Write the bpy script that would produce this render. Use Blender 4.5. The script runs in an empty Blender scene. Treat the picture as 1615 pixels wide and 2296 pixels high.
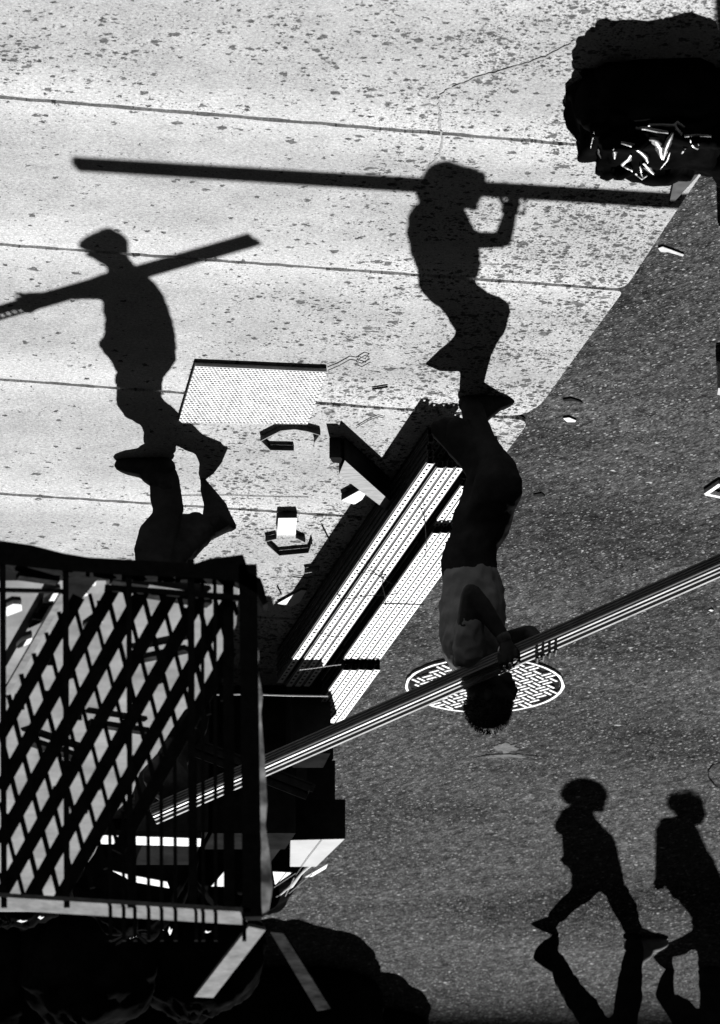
import bpy, bmesh, math, random
from math import radians, sin, cos, tan, pi, sqrt, atan2
from mathutils import Vector, Matrix, noise
random.seed(7)
sc = bpy.context.scene
COL = sc.collection

# ------------------------------------------------------------------ camera
PITCH = radians(21.8)
cam_d = bpy.data.cameras.new('camera'); cam = bpy.data.objects.new('camera', cam_d); COL.objects.link(cam)
cam_d.sensor_fit = 'HORIZONTAL'; cam_d.sensor_width = 24.0
cam_d.lens = 13000.0/1615.0*24.0            # long telephoto from a fourth floor window
cam_d.clip_start = 0.5; cam_d.clip_end = 3000
cam.matrix_world = Matrix.Translation((0,0,10)) @ Matrix.Rotation(pi/2-PITCH,4,'X') @ Matrix.Rotation(pi,4,'Z')   # held upside down
cam_d.dof.use_dof = True; cam_d.dof.focus_distance = 25.6; cam_d.dof.aperture_fstop = 6.3
sc.camera = cam

# ------------------------------------------------------------------ light
SUN = Vector((-.137, 1.594, 1.0)).normalized()      # towards the sun
ELEV = math.asin(SUN.z)
world = bpy.data.worlds.new('World'); sc.world = world; world.use_nodes = True
wn = world.node_tree; wn.nodes.clear()
sky = wn.nodes.new('ShaderNodeTexSky'); sky.sky_type = 'NISHITA'; sky.sun_disc = False
sky.sun_elevation = ELEV; sky.sun_rotation = atan2(SUN.x, SUN.y)
sky.air_density = 0.3; sky.dust_density = 0.1; sky.ozone_density = 1.0
bw = wn.nodes.new('ShaderNodeRGBToBW'); bg = wn.nodes.new('ShaderNodeBackground'); wo = wn.nodes.new('ShaderNodeOutputWorld')
wn.links.new(sky.outputs[0], bw.inputs[0]); wn.links.new(bw.outputs[0], bg.inputs[0]); wn.links.new(bg.outputs[0], wo.inputs[0])
bg.inputs[1].default_value = 0.05
sun_d = bpy.data.lights.new('sun', 'SUN'); sun = bpy.data.objects.new('sun', sun_d); COL.objects.link(sun)
sun_d.energy = 5.0; sun_d.angle = radians(0.53); sun_d.color = (1,1,1)      # black and white film: neutral light
sun.rotation_euler = SUN.to_track_quat('Z','Y').to_euler(); sun.location = (0,30,40)
sc.view_settings.view_transform = 'Standard'; sc.view_settings.look = 'None'
sc.view_settings.gamma = 1.0; sc.view_settings.use_curve_mapping = False
sc.view_settings.exposure = 1.0
sc.cycles.max_bounces = 4; sc.cycles.diffuse_bounces = 1; sc.cycles.glossy_bounces = 1; sc.cycles.transmission_bounces = 2   # hard printed blacks

# ------------------------------------------------------------------ survey helpers: real positions in metres
F_, CX, CY = 13000.0, 807.5, 1148.0
CAM = Vector((0,0,10)); FW = Vector((0,cos(PITCH),-sin(PITCH))); UP = Vector((0,sin(PITCH),cos(PITCH)))
SV = Vector((-.137,1.594,1.0)); SU = SV.normalized()
def ray(x,y): return FW + Vector(((CX-x)/F_,0,0)) + UP*((y-CY)/F_)
def gp(x,y,z=0.0):
    r = ray(x,y); return CAM + r*((z-10.0)/r.z)
def at(x,y,Y):
    r = ray(x,y); return CAM + r*(Y/r.y)
def sh(x,y,Y,g=0.0):
    s = gp(x,y,g); z = (Y-s.y)/1.594
    return Vector((s.x-.137*z, Y, g+z))
def conv(ox,oy,k): return lambda x,y: (ox+k*x, oy+k*y)

# ------------------------------------------------------------------ object helpers
def link(name, me, mat=None, parent=None, loc=None):
    o = bpy.data.objects.new(name, me); COL.objects.link(o)
    if mat is not None and me is not None and len(me.materials)==0: me.materials.append(mat)
    if parent is not None: o.parent = parent
    if loc is not None: o.location = loc
    return o
def tag(o, label, cat, group=None):
    o['label'] = label; o['category'] = cat
    if group: o['group'] = group
    return o
def thing(name, label, cat, loc=(0,0,0), group=None, rz=0):
    o = link(name, None, loc=loc); o.rotation_euler.z = rz
    o.empty_display_size = .2
    return tag(o, label, cat, group)
def build(name, bm, mat, parent=None, smooth=False):
    me = bpy.data.meshes.new(name); bmesh.ops.recalc_face_normals(bm, faces=bm.faces); bm.to_mesh(me); bm.free()
    if smooth:
        for p in me.polygons: p.use_smooth = True
    o = link(name, me, mat)
    if parent is not None:
        o.parent = parent
        if parent.type == 'EMPTY' and parent.parent is None:
            o.matrix_parent_inverse = (Matrix.Translation(parent.location) @ parent.rotation_euler.to_matrix().to_4x4()).inverted()
        elif parent.type == 'EMPTY':
            o.matrix_parent_inverse = Matrix.Identity(4)
        else:
            o.matrix_parent_inverse = Matrix.Identity(4)
            # parts' own world matrix is the identity in geometry space
    return o
def shade_sides(o, mt='edge', lim=.6):
    """painted shade: side faces take a darker material, the top keeps its own"""
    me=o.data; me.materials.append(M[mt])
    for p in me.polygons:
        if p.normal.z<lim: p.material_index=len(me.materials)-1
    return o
def structure(o): o['kind'] = 'structure'; return o
def bevel(o, w, seg=2, lim=40):
    m = o.modifiers.new('bevel','BEVEL'); m.width = w; m.segments = seg; m.limit_method='ANGLE'; m.angle_limit = radians(lim); return o

def box(bm, a, b, mtx=None):
    (x0,y0,z0),(x1,y1,z1) = a,b
    co = [(x0,y0,z0),(x1,y0,z0),(x1,y1,z0),(x0,y1,z0),(x0,y0,z1),(x1,y0,z1),(x1,y1,z1),(x0,y1,z1)]
    vs = [bm.verts.new((mtx@Vector(c)) if mtx else c) for c in co]
    for f in ((0,3,2,1),(4,5,6,7),(0,1,5,4),(1,2,6,5),(2,3,7,6),(3,0,4,7)): bm.faces.new([vs[i] for i in f])
def prism(bm, pts, z0, z1):
    n = len(pts); lo = [bm.verts.new((p[0],p[1],z0)) for p in pts]; hi = [bm.verts.new((p[0],p[1],z1)) for p in pts]
    bm.faces.new(lo[::-1]); bm.faces.new(hi)
    for i in range(n): bm.faces.new((lo[i],lo[(i+1)%n],hi[(i+1)%n],hi[i]))
def bar(bm, p, q, w, t, side=None):
    """box beam from p to q; w across along side, t along the other"""
    p=Vector(p); q=Vector(q); d=(q-p).normalized()
    s = Vector(side) if side is not None else (d.cross(Vector((0,0,1))) if abs(d.z)<.95 else Vector((1,0,0)))
    s = (s - d*s.dot(d)).normalized(); u = d.cross(s)
    vs=[]
    for e in (p,q):
        for a,b in ((-1,-1),(1,-1),(1,1),(-1,1)): vs.append(bm.verts.new(e+s*(a*w/2)+u*(b*t/2)))
    for f in ((0,1,2,3),(7,6,5,4),(0,4,5,1),(1,5,6,2),(2,6,7,3),(3,7,4,0)): bm.faces.new([vs[i] for i in f])
def rings(bm, R):
    prev=None; first=None
    for r in R:
        cur=[bm.verts.new(c) for c in r]
        if prev:
            n=len(cur)
            for i in range(n): bm.faces.new((prev[i],prev[(i+1)%n],cur[(i+1)%n],cur[i]))
        else: first=cur
        prev=cur
    bm.faces.new(first[::-1]); bm.faces.new(prev)
def loft(bm, secs, n=14, dome=.6):
    """secs: (centre, half axis u, half axis v); closed with small rounded ends"""
    S=[(Vector(c),Vector(u),Vector(v)) for c,u,v in secs]
    def ring(c,u,v): return [c+u*cos(2*pi*i/n)+v*sin(2*pi*i/n) for i in range(n)]
    R=[]
    c0,u0,v0=S[0]; d=(c0-S[1][0]).normalized(); h=min(u0.length,v0.length)*dome
    R.append(ring(c0+d*h,u0*.35,v0*.35)); R.append(ring(c0+d*h*.6,u0*.78,v0*.78))
    for s in S: R.append(ring(*s))
    c1,u1,v1=S[-1]; d=(c1-S[-2][0]).normalized(); h=min(u1.length,v1.length)*dome
    R.append(ring(c1+d*h*.6,u1*.78,v1*.78)); R.append(ring(c1+d*h,u1*.35,v1*.35))
    rings(bm,R)
def tube(bm, pts, n=8, flat=1.0):
    """pts: (point, radius) chain"""
    P=[(Vector(p),r) for p,r in pts]; secs=[]
    for i,(p,r) in enumerate(P):
        a=P[max(0,i-1)][0]; b=P[min(len(P)-1,i+1)][0]; d=(b-a).normalized()
        s=d.cross(Vector((0,1,0)) if abs(d.y)<.9 else Vector((1,0,0))).normalized(); u=d.cross(s)
        secs.append((p,s*r,u*r*flat))
    loft(bm,secs,n,.9)
def ball(bm, c, r, sub=2):
    bmesh.ops.create_icosphere(bm, subdivisions=sub, radius=1.0, matrix=Matrix.Translation(c) @ Matrix.Diagonal((r[0],r[1],r[2],1)))

# ------------------------------------------------------------------ materials (all neutral: black and white photograph)
def mat(name, v=.5, rough=.7, metal=0.0, nodes=None, spec=.5):
    m=bpy.data.materials.new(name); m.use_nodes=True; t=m.node_tree; b=t.nodes['Principled BSDF']
    b.inputs['Base Color'].default_value=(v,v,v,1); b.inputs['Roughness'].default_value=rough; b.inputs['Metallic'].default_value=metal
    b.inputs['Specular IOR Level'].default_value=spec
    if spec<=.03: b.inputs['IOR'].default_value=1.0
    if nodes: nodes(t,b)
    return m
def N(t,kind,**kw):
    n=t.nodes.new(kind)
    for k,v in kw.items():
        if k in n.inputs.keys(): n.inputs[k].default_value=v
        else: setattr(n,k,v)
    return n
def L(t,a,b): t.links.new(a,b)
def math_(t,op,a,b=None,clamp=False):
    n=t.nodes.new('ShaderNodeMath'); n.operation=op; n.use_clamp=clamp
    for i,v in enumerate((a,b)):
        if v is None: continue
        if isinstance(v,(int,float)): n.inputs[i].default_value=v
        else: L(t,v,n.inputs[i])
    return n.outputs[0]
def mapr(t,x,a,b,c=0.0,d=1.0):
    n=t.nodes.new('ShaderNodeMapRange'); L(t,x,n.inputs[0])
    for i,v in enumerate((a,b,c,d)): n.inputs[i+1].default_value=v
    return n.outputs[0]
def mixv(t,f,a,b):
    n=t.nodes.new('ShaderNodeMix'); n.data_type='FLOAT'
    for i,v in ((0,f),(2,a),(3,b)):
        if isinstance(v,(int,float)): n.inputs[i].default_value=v
        else: L(t,v,n.inputs[i])
    return n.outputs[0]
def coords(t, scale=(1,1,1), rot=0):
    g=t.nodes.new('ShaderNodeNewGeometry'); m=t.nodes.new('ShaderNodeMapping'); L(t,g.outputs['Position'],m.inputs[0])
    m.inputs['Scale'].default_value=scale; m.inputs['Rotation'].default_value=(0,0,rot); return m.outputs[0]
def coords_r(t, rot, scale):
    m=t.nodes.new('ShaderNodeMapping'); L(t,coords(t,(1,1,1),rot),m.inputs[0]); m.inputs['Scale'].default_value=scale; return m.outputs[0]
def noise_(t,vec,scale,detail=4,rough=.55,dist=0):
    n=N(t,'ShaderNodeTexNoise'); L(t,vec,n.inputs['Vector']); n.inputs['Scale'].default_value=scale
    n.inputs['Detail'].default_value=detail; n.inputs['Roughness'].default_value=rough; n.inputs['Distortion'].default_value=dist
    return n.outputs['Fac']
def spots(t, vec, scale, r0, r1, density, wob=.25):
    """irregular flat spots: 1 inside; radius random per cell; density = share of cells with a spot"""
    nz=t.nodes.new('ShaderNodeTexNoise'); L(t,vec,nz.inputs['Vector']); nz.inputs['Scale'].default_value=scale*2.2; nz.inputs['Detail'].default_value=2
    sub=t.nodes.new('ShaderNodeVectorMath'); sub.operation='SUBTRACT'; L(t,nz.outputs['Color'],sub.inputs[0]); sub.inputs[1].default_value=(.5,.5,.5)
    sca=t.nodes.new('ShaderNodeVectorMath'); sca.operation='SCALE'; L(t,sub.outputs[0],sca.inputs[0]); sca.inputs['Scale'].default_value=wob*2/scale
    ad=t.nodes.new('ShaderNodeVectorMath'); ad.operation='ADD'; L(t,vec,ad.inputs[0]); L(t,sca.outputs[0],ad.inputs[1])
    v=t.nodes.new('ShaderNodeTexVoronoi'); v.voronoi_dimensions='2D'; L(t,ad.outputs[0],v.inputs['Vector']); v.inputs['Scale'].default_value=scale
    sep=t.nodes.new('ShaderNodeSeparateColor'); L(t,v.outputs['Color'],sep.inputs[0])
    rad=mapr(t,sep.outputs[0],0,1,r0,r1)
    inside=math_(t,'SUBTRACT',rad,v.outputs['Distance'])
    s=mapr(t,inside,0,.06)
    dens = density if not isinstance(density,(int,float)) else None
    has=math_(t,'LESS_THAN',sep.outputs[1],dens if dens is not None else density)
    return math_(t,'MULTIPLY',s,has)

JOINT_OFF=20.74      # first joint crosses X=0 here (surveyed)
def sidewalk_nodes(t,b):
    p=coords(t); sx=t.nodes.new('ShaderNodeSeparateXYZ'); L(t,p,sx.inputs[0])
    big=noise_(t,p,1.3,4,.6); mid=noise_(t,p,9,5,.6); fine=noise_(t,p,150,3,.7)
    v=mixv(t,mapr(t,big,.3,.7),.50,.60)
    grit=noise_(t,coords_r(t,.3,(.8,1,1)),75,4,.8)
    jf=math_(t,'SUBTRACT',sx.outputs[1],math_(t,'MULTIPLY',sx.outputs[0],-.19))
    jf=math_(t,'SUBTRACT',jf,math_(t,'MULTIPLY',noise_(t,p,2.2,3,.6),.22))
    jf=math_(t,'FRACT',math_(t,'DIVIDE',math_(t,'SUBTRACT',jf,JOINT_OFF),1.405))
    edge=math_(t,'ABSOLUTE',math_(t,'SUBTRACT',jf,.5))
    bleach=mapr(t,edge,.26,.49,0,1)
    v=math_(t,'MULTIPLY',v,mixv(t,bleach,mapr(t,noise_(t,p,3.1,5,.65),.3,.7,.70,.92),1.10))
    v=math_(t,'MULTIPLY',v,mapr(t,grit,.34,.66,.62,1.24))
    v=math_(t,'MULTIPLY',v,mapr(t,mid,.25,.75,.88,1.1))
    v=math_(t,'MULTIPLY',v,mapr(t,fine,.3,.7,.68,1.22))
    # trodden gum and dirt grow denser towards the kerb (line X = -1.0 + .26 (Y-22.7))
    kerb=math_(t,'SUBTRACT',sx.outputs[0],math_(t,'MULTIPLY',math_(t,'SUBTRACT',sx.outputs[1],26.5),.26))
    near=mapr(t,kerb,.1,1.7,1.05,.0)
    patch=mapr(t,noise_(t,p,2.6,5,.7),.42,.58,.12,1.15)
    de=math_(t,'MULTIPLY',math_(t,'ADD',math_(t,'MULTIPLY',near,.95),mapr(t,sx.outputs[1],20.2,21.0,.40,.07)),patch)
    p1=coords(t,(.95,1.0,1),.25)
    s1=spots(t,p1,17,.06,.36,math_(t,'MULTIPLY',de,1.0),.5)
    s2=spots(t,coords(t,(.95,1.05,1),.2),30,.06,.40,math_(t,'MULTIPLY',de,1.15),.5)
    s3=spots(t,coords(t,(.95,1.0,1),.1),75,.12,.42,math_(t,'MULTIPLY',de,1.1),.4)
    s0=spots(t,coords(t,(.8,1.0,1),.3),6.5,.02,.17,math_(t,'MULTIPLY',de,.35),.55)
    k=math_(t,'MAXIMUM',math_(t,'MULTIPLY',s1,.9),math_(t,'MULTIPLY',s2,1.0))
    k=math_(t,'MAXIMUM',k,math_(t,'MULTIPLY',s3,.85)); k=math_(t,'MAXIMUM',k,math_(t,'MULTIPLY',s0,.85))
    k=math_(t,'MULTIPLY',k,mapr(t,noise_(t,p,60,3,.6),.3,.6,.7,1.0))
    # faint trodden-in smears
    sm=mapr(t,noise_(t,coords(t,(.55,1.5,1),.2),6,6,.72,.8),.58,.76,0,.26)
    sm2=mapr(t,noise_(t,coords(t,(.7,1.6,1),.2),38,4,.7,.5),.60,.7,0,.26)
    k=math_(t,'MAXIMUM',k,math_(t,'MAXIMUM',sm,math_(t,'MULTIPLY',sm2,patch)))
    v=mixv(t,k,v,.045)
    L(t,v,b.inputs['Base Color'])
    bp=N(t,'ShaderNodeBump'); bp.inputs['Strength'].default_value=.5; bp.inputs['Distance'].default_value=.003
    L(t,math_(t,'ADD',fine,math_(t,'MULTIPLY',mid,.6)),bp.inputs['Height']); L(t,bp.outputs[0],b.inputs['Normal'])
def asphalt_nodes(t,b):
    p=coords(t); big=noise_(t,p,1.1,5,.6); mid=noise_(t,p,16,4,.65); fine=noise_(t,coords_r(t,-.88,(.42,1,1)),120,3,.75); grain=noise_(t,coords_r(t,-.8,(.5,1,1)),40,4,.8)
    patch=noise_(t,coords(t,(.5,1.4,1),.3),.8,4,.6,.4)
    v=mixv(t,mapr(t,big,.3,.7),.038,.055)
    v=math_(t,'MULTIPLY',v,mapr(t,patch,.35,.65,.6,1.35))
    v=math_(t,'MULTIPLY',v,mapr(t,grain,.36,.64,.4,1.7))
    v=math_(t,'MULTIPLY',v,mapr(t,mid,.3,.7,.72,1.25))
    v=math_(t,'MULTIPLY',v,mapr(t,fine,.34,.66,.25,1.9))
    pr=coords_r(t,-.88,(.62,1,1)); a1=spots(t,pr,74,.05,.36,.55,.35); a2=spots(t,coords_r(t,-.88,(.65,1,1)),44,.03,.30,.34,.4); a3=spots(t,p,6,.02,.07,.3,.2)
    v=math_(t,'MULTIPLY',v,mapr(t,noise_(t,coords_r(t,-.88,(.6,1,1)),21,3,.7),.36,.64,.6,1.4))
    v=mixv(t,math_(t,'MULTIPLY',a1,.75),v,.19); v=mixv(t,math_(t,'MULTIPLY',a2,.9),v,.28); v=mixv(t,math_(t,'MULTIPLY',a3,.95),v,.7)
    dk=spots(t,p,26,.05,.3,.14,.5); v=mixv(t,math_(t,'MULTIPLY',dk,.6),v,.015)
    L(t,v,b.inputs['Base Color'])
    bp=N(t,'ShaderNodeBump'); bp.inputs['Strength'].default_value=.7; bp.inputs['Distance'].default_value=.004
    L(t,math_(t,'ADD',fine,a1),bp.inputs['Height']); L(t,bp.outputs[0],b.inputs['Normal'])
def mottled(lo,hi,scale,bump=.002,stretch=(1,1,1)):
    def f(t,b):
        p=coords(t,stretch); n=noise_(t,p,scale,5,.65); L(t,mixv(t,mapr(t,n,.3,.7),lo,hi),b.inputs['Base Color'])
        bp=N(t,'ShaderNodeBump'); bp.inputs['Strength'].default_value=.5; bp.inputs['Distance'].default_value=bump
        L(t,n,bp.inputs['Height']); L(t,bp.outputs[0],b.inputs['Normal'])
    return f
M={}
M['sidewalk']=mat('sidewalk_concrete',.5,.9,nodes=sidewalk_nodes,spec=.02)
M['asphalt']=mat('asphalt',.05,.9,nodes=asphalt_nodes,spec=.02)
M['joint']=mat('joint_filler',.02,.9,nodes=mottled(.008,.06,26),spec=.02)
M['kerb']=mat('kerb_steel',.2,.7,nodes=mottled(.14,.3,30),spec=.3)
M['iron']=mat('cast_iron_worn',.75,.55,nodes=mottled(.34,.62,40),spec=.2)
M['iron_dark']=mat('cast_iron_dirty',.012,.8,nodes=mottled(.008,.03,50),spec=.03)
M['galv']=mat('galvanised_steel',.9,.55,nodes=mottled(.62,.76,12),spec=.2)
M['galv_dull']=mat('dull_steel',.2,.45,.3,nodes=mottled(.12,.26,14),spec=.2)
M['black_iron']=mat('black_painted_iron',.012,.75,nodes=mottled(.008,.018,30),spec=.02)
M['pale_paint']=mat('worn_pale_paint',.24,.8,nodes=mottled(.08,.20,18),spec=.05)
M['skin']=mat('skin',.05,.6,nodes=mottled(.014,.024,30,.0005),spec=.05)
M['hair']=mat('dark_hair',.01,.7,nodes=mottled(.006,.014,60),spec=.05)
M['shirt']=mat('grey_shirt',.30,.9,nodes=mottled(.11,.15,10,.006),spec=.03)
M['dark_shirt']=mat('dark_jacket',.03,.9,nodes=mottled(.012,.02,10,.004),spec=.03)
M['trousers']=mat('dark_trousers',.022,.9,nodes=mottled(.012,.022,14,.004),spec=.03)
M['shoe']=mat('dark_shoe',.02,.5,nodes=mottled(.010,.02,30),spec=.03)
M['pale_shoe']=mat('pale_suede_shoe',.33,.8,nodes=mottled(.12,.2,30),spec=.1)
M['cap']=mat('cloth_cap',.03,.9,nodes=mottled(.02,.04,30),spec=.1)
M['bag']=mat('black_plastic_bag',.005,.5,nodes=mottled(.002,.006,9,.004),spec=.02)
M['grey_card']=mat('grey_cardboard',.09,.9,nodes=mottled(.07,.12,16),spec=.02)
M['bag_matte']=mat('dusty_black_bag',.006,.8,nodes=mottled(.003,.010,9,.006),spec=.02)
M['fold']=mat('fold_highlight_plastic',.10,.36,nodes=mottled(.02,.35,16,.006),spec=.5)  # pale mottle paints the bag's highlights onto its folds
M['dim_board']=mat('dim_grimy_board',.02,.9,nodes=mottled(.006,.035,14),spec=.02)
M['edge']=mat('side_shade',.03,.9,nodes=mottled(.018,.04,20),spec=.02)  # near-black tone painted on side faces in place of shade
M['groove']=mat('grey_groove',.13,.9,nodes=mottled(.15,.26,20),spec=.03)  # grey strips in the grooves between channel tops
M['filler']=mat('crumbled_filler',.12,.9,nodes=mottled(.08,.2,60),spec=.03)
M['wood']=mat('raw_timber',.40,.8,nodes=mottled(.14,.34,10,.002,(1.2,9,1)),spec=.2)
M['white_wood']=mat('white_painted_wood',.75,.7,nodes=mottled(.66,.8,20),spec=.2)
M['carton']=mat('pale_cardboard',.60,.85,nodes=mottled(.42,.52,8,.002),spec=.05)
M['dark_crate']=mat('dark_crate_and_shade',.018,.85,nodes=mottled(.008,.02,9),spec=.01)  # crate colour, also painted on beam and carton sides as shade
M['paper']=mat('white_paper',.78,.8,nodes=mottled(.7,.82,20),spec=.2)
M['grey_paper']=mat('grey_label',.3,.8,nodes=mottled(.26,.33,20),spec=.1)
M['strap']=mat('steel_strapping',.10,.6,0,nodes=mottled(.02,.06,30),spec=.1)
M['wire']=mat('rusty_wire',.02,.8,nodes=mottled(.01,.03,40),spec=.02)
M['twine']=mat('pale_twine',.65,.8,nodes=mottled(.5,.7,60),spec=.2)
M['plate']=mat('chequer_plate',.62,.5,nodes=mottled(.38,.54,9),spec=.05)
M['litter']=mat('weathered_litter',.5,.8,nodes=mottled(.35,.6,40),spec=.2)
M['brick']=mat('soot_dark_brick',.02,.9,nodes=mottled(.008,.02,3),spec=.02)
M['window']=mat('dark_window_glass',.01,.1,spec=.5)
def bar_strip_nodes(t,b):
    out=[n for n in t.nodes if n.type=='OUTPUT_MATERIAL'][0]
    tr=N(t,'ShaderNodeBsdfTranslucent'); tr.inputs[0].default_value=(.3,.3,.3,1)
    mx=N(t,'ShaderNodeMixShader'); mx.inputs[0].default_value=.2; L(t,tr.outputs[0],mx.inputs[1]); L(t,b.outputs[0],mx.inputs[2]); L(t,mx.outputs[0],out.inputs[0])
    n=noise_(t,coords(t),14,4,.6); r=mixv(t,mapr(t,n,.3,.7),.10,.42); cc=N(t,'ShaderNodeCombineColor')
    for i in range(3): L(t,r,cc.inputs[i])
    L(t,cc.outputs[0],tr.inputs[0])
M['deck']=mat('worn_pale_deck',.2,.9,nodes=mottled(.12,.27,4,.002),spec=.05)
M['film']=mat('translucent_bar_strip',.2,.5,nodes=bar_strip_nodes)  # translucent material for the strip standing in for the lit bar

# ================================================================== the setting
# road
bm=bmesh.new(); prism(bm,[(-60,-2),(60,-2),(60,140),(-60,140)],-.6,-.15)
structure(build('road',bm,M['asphalt']))
# kerb line, surveyed points from near to far (X,Y)
KDIR=Vector((.2425,.970,0))
kp=[gp(*c) for c in ((1580,380),(1485,520),(1400,650),(1290,800),(1165,975))]
def kerb_x(Y):
    if Y<=kp[0].y: return kp[0].x+(Y-kp[0].y)*(kp[1].x-kp[0].x)/(kp[1].y-kp[0].y)
    for a,b in zip(kp,kp[1:]):
        if Y<=b.y: return a.x+(Y-a.y)*(b.x-a.x)/(b.y-a.y)
    return kp[-1].x+(Y-kp[-1].y)*.262
J=[((0,218),(1280,323)),((0,548),(1400,650)),((0,850),(1175,938)),((0,1107),(775,1157))]
JL=[]
for a,b in J:
    A,B=gp(*a),gp(*b); JL.append((A,(B-A)/(B.x-A.x)))
def jy(k,X):
    if 0<=k<len(JL): A,d=JL[k]; return A.y+d.y*(X-A.x)
    if k<0: A,d=JL[0]; return A.y+d.y*(X-A.x)+1.42*k
    A,d=JL[-1]; return A.y+d.y*(X-A.x)+1.40*(k-len(JL)+1)
def slab(bm,k,gap=.0135):
    y_lo=lambda X: jy(k,X)+gap; y_hi=lambda X: jy(k+1,X)-gap
    # kerb corner of this slab, then round it
    def kerb_hit(f):
        Y=f(-1.0)
        for _ in range(12): Y=f(kerb_x(Y))
        return Y
    Ya=kerb_hit(y_lo); Yb=kerb_hit(y_hi)
    ra=.03; rb=.05
    if k==1: rb=.13
    if k==2: ra=.07
    pts=[]
    def arc(c,p,q,n=6):
        for i in range(n+1):
            s=i/n; pts.append(p*(1-s)**2+c*2*s*(1-s)+q*s*s)
    c=Vector((kerb_x(Ya),Ya,0)); arc(c,Vector((c.x+ra,y_lo(c.x+ra),0)),Vector((kerb_x(Ya+ra*1.4),Ya+ra*1.4,0)))
    for i in range(1,6):
        Y=Ya+ra*1.4+(Yb-Ya-(ra+rb)*1.4)*i/6; pts.append(Vector((kerb_x(Y),Y,0)))
    c=Vector((kerb_x(Yb),Yb,0)); arc(c,Vector((kerb_x(Yb-rb*1.8),Yb-rb*1.8,0)),Vector((c.x+rb,y_hi(c.x+rb),0)))
    n0=len(pts)
    for i in range(1,70):
        X=c.x+rb+(2.6-c.x-rb)*i/70; pts.append(Vector((X,y_hi(X)+random.uniform(-.006,.004),0)))
    pts+= [Vector((9,y_hi(9),0)),Vector((9,y_lo(9),0))]
    for i in range(70):
        X=2.6+(c.x+ra+.05-2.6)*i/70; pts.append(Vector((X,y_lo(X)+random.uniform(-.004,.006),0)))
    prism(bm,pts,-.12,random.uniform(-.0015,.0015))
bm=bmesh.new()
for k in range(-7,34): slab(bm,k)
sw=structure(build('sidewalk',bm,M['sidewalk'])); bevel(sw,.007,3,50)
bm=bmesh.new()
pts=[]
for i in range(60):
    Y=11+i*1.2; pts.append((kerb_x(Y)+.012,Y))
pts+=[(18,81.8),(18,11)]
prism(bm,pts,-.59,-.018)
structure(build('sidewalk_bed',bm,M['joint']))

# crack across the first slabs: a thin tarred seam
def ribbon(bm,pts,w,z,th=.003):
    P=[Vector((p.x,p.y,z)) for p in pts]; l=[];r=[]
    for i,p in enumerate(P):
        d=(P[min(i+1,len(P)-1)]-P[max(i-1,0)]).normalized(); n=Vector((-d.y,d.x,0))*(w*random.uniform(.5,1.3)/2)
        l.append(bm.verts.new(p+n)); r.append(bm.verts.new(p-n))
    for i in range(len(P)-1): bm.faces.new((l[i],r[i],r[i+1],l[i+1]))
cr=[(1290,92),(1268,103),(1225,128),(1180,142),(1120,160),(1082,168),(1040,186),(1005,200),(988,212),(984,240),(990,262),(986,282),(990,305),(988,335),(976,355),(966,372),(962,390)]
pp=[gp(*c) for c in cr]; fine_pts=[]
for a,b in zip(pp,pp[1:]):
    for i in range(5): fine_pts.append(a.lerp(b,i/5)+Vector((random.uniform(-.006,.006),random.uniform(-.008,.008),0)))
M['seam']=mat('crack_dirt',.2,.9,nodes=mottled(.13,.3,60),spec=.1); M['crack']=mat('healed_crack',.3,.9,nodes=mottled(.2,.42,40),spec=.03)
bm=bmesh.new(); ribbon(bm,fine_pts,.010,.0024)
structure(build('sidewalk_crack',bm,M['crack']))

# ------------------------------------------------------------------ street canyon outside the frame: real buildings that shade and enclose
def facade(name,label,p,q,h,depth,nx,nz,side):
    """building front from p to q (xy), body extends by depth to 'side' normal"""
    p=Vector((p[0],p[1],0)); q=Vector((q[0],q[1],0)); d=(q-p); Lw=d.length; d.normalize(); n=Vector((-d.y,d.x,0))*side
    root=thing(name,label,'building',p)
    bm=bmesh.new(); prism(bm,[p,q,q+n*depth,p+n*depth],-.5,h); build('wall',bm,M['brick'],root)
    bm=bmesh.new(); prism(bm,[p-n*.4,q-n*.4,q-n*.004,p-n*.004],h-.9,h-.25); build('cornice',bm,M['brick'],root)
    for j in range(nz):
        for i in range(nx):
            c=p+d*(Lw*(i+.5)/nx)-n*.03; z=4.2+j*3.6
            if z+2.2>h-1.2: continue
            bm=bmesh.new(); bar(bm,c+Vector((0,0,z)),c+Vector((0,0,z+1.9)),1.1,.05,d); build('window',bm,M['window'],root)
facade('brick_building','dark brick building closing the far end of the street, shading the photo\'s bottom edge',(-30,74),(45,74),25.35,10,10,5,1)
facade('brick_building','dark brick building on the pavement side of the street, outside the frame',(4.2,14),(24,95),30,10,8,6,-1)
facade('brick_building','dark brick building across the road, outside the frame',(-13,0),(-5,34),30,10,6,6,1)
facade('brick_building','dark brick building behind the photographer, seen from its fourth floor window',(-30,-.8),(30,-.8),34,10,9,7,-1)

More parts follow.
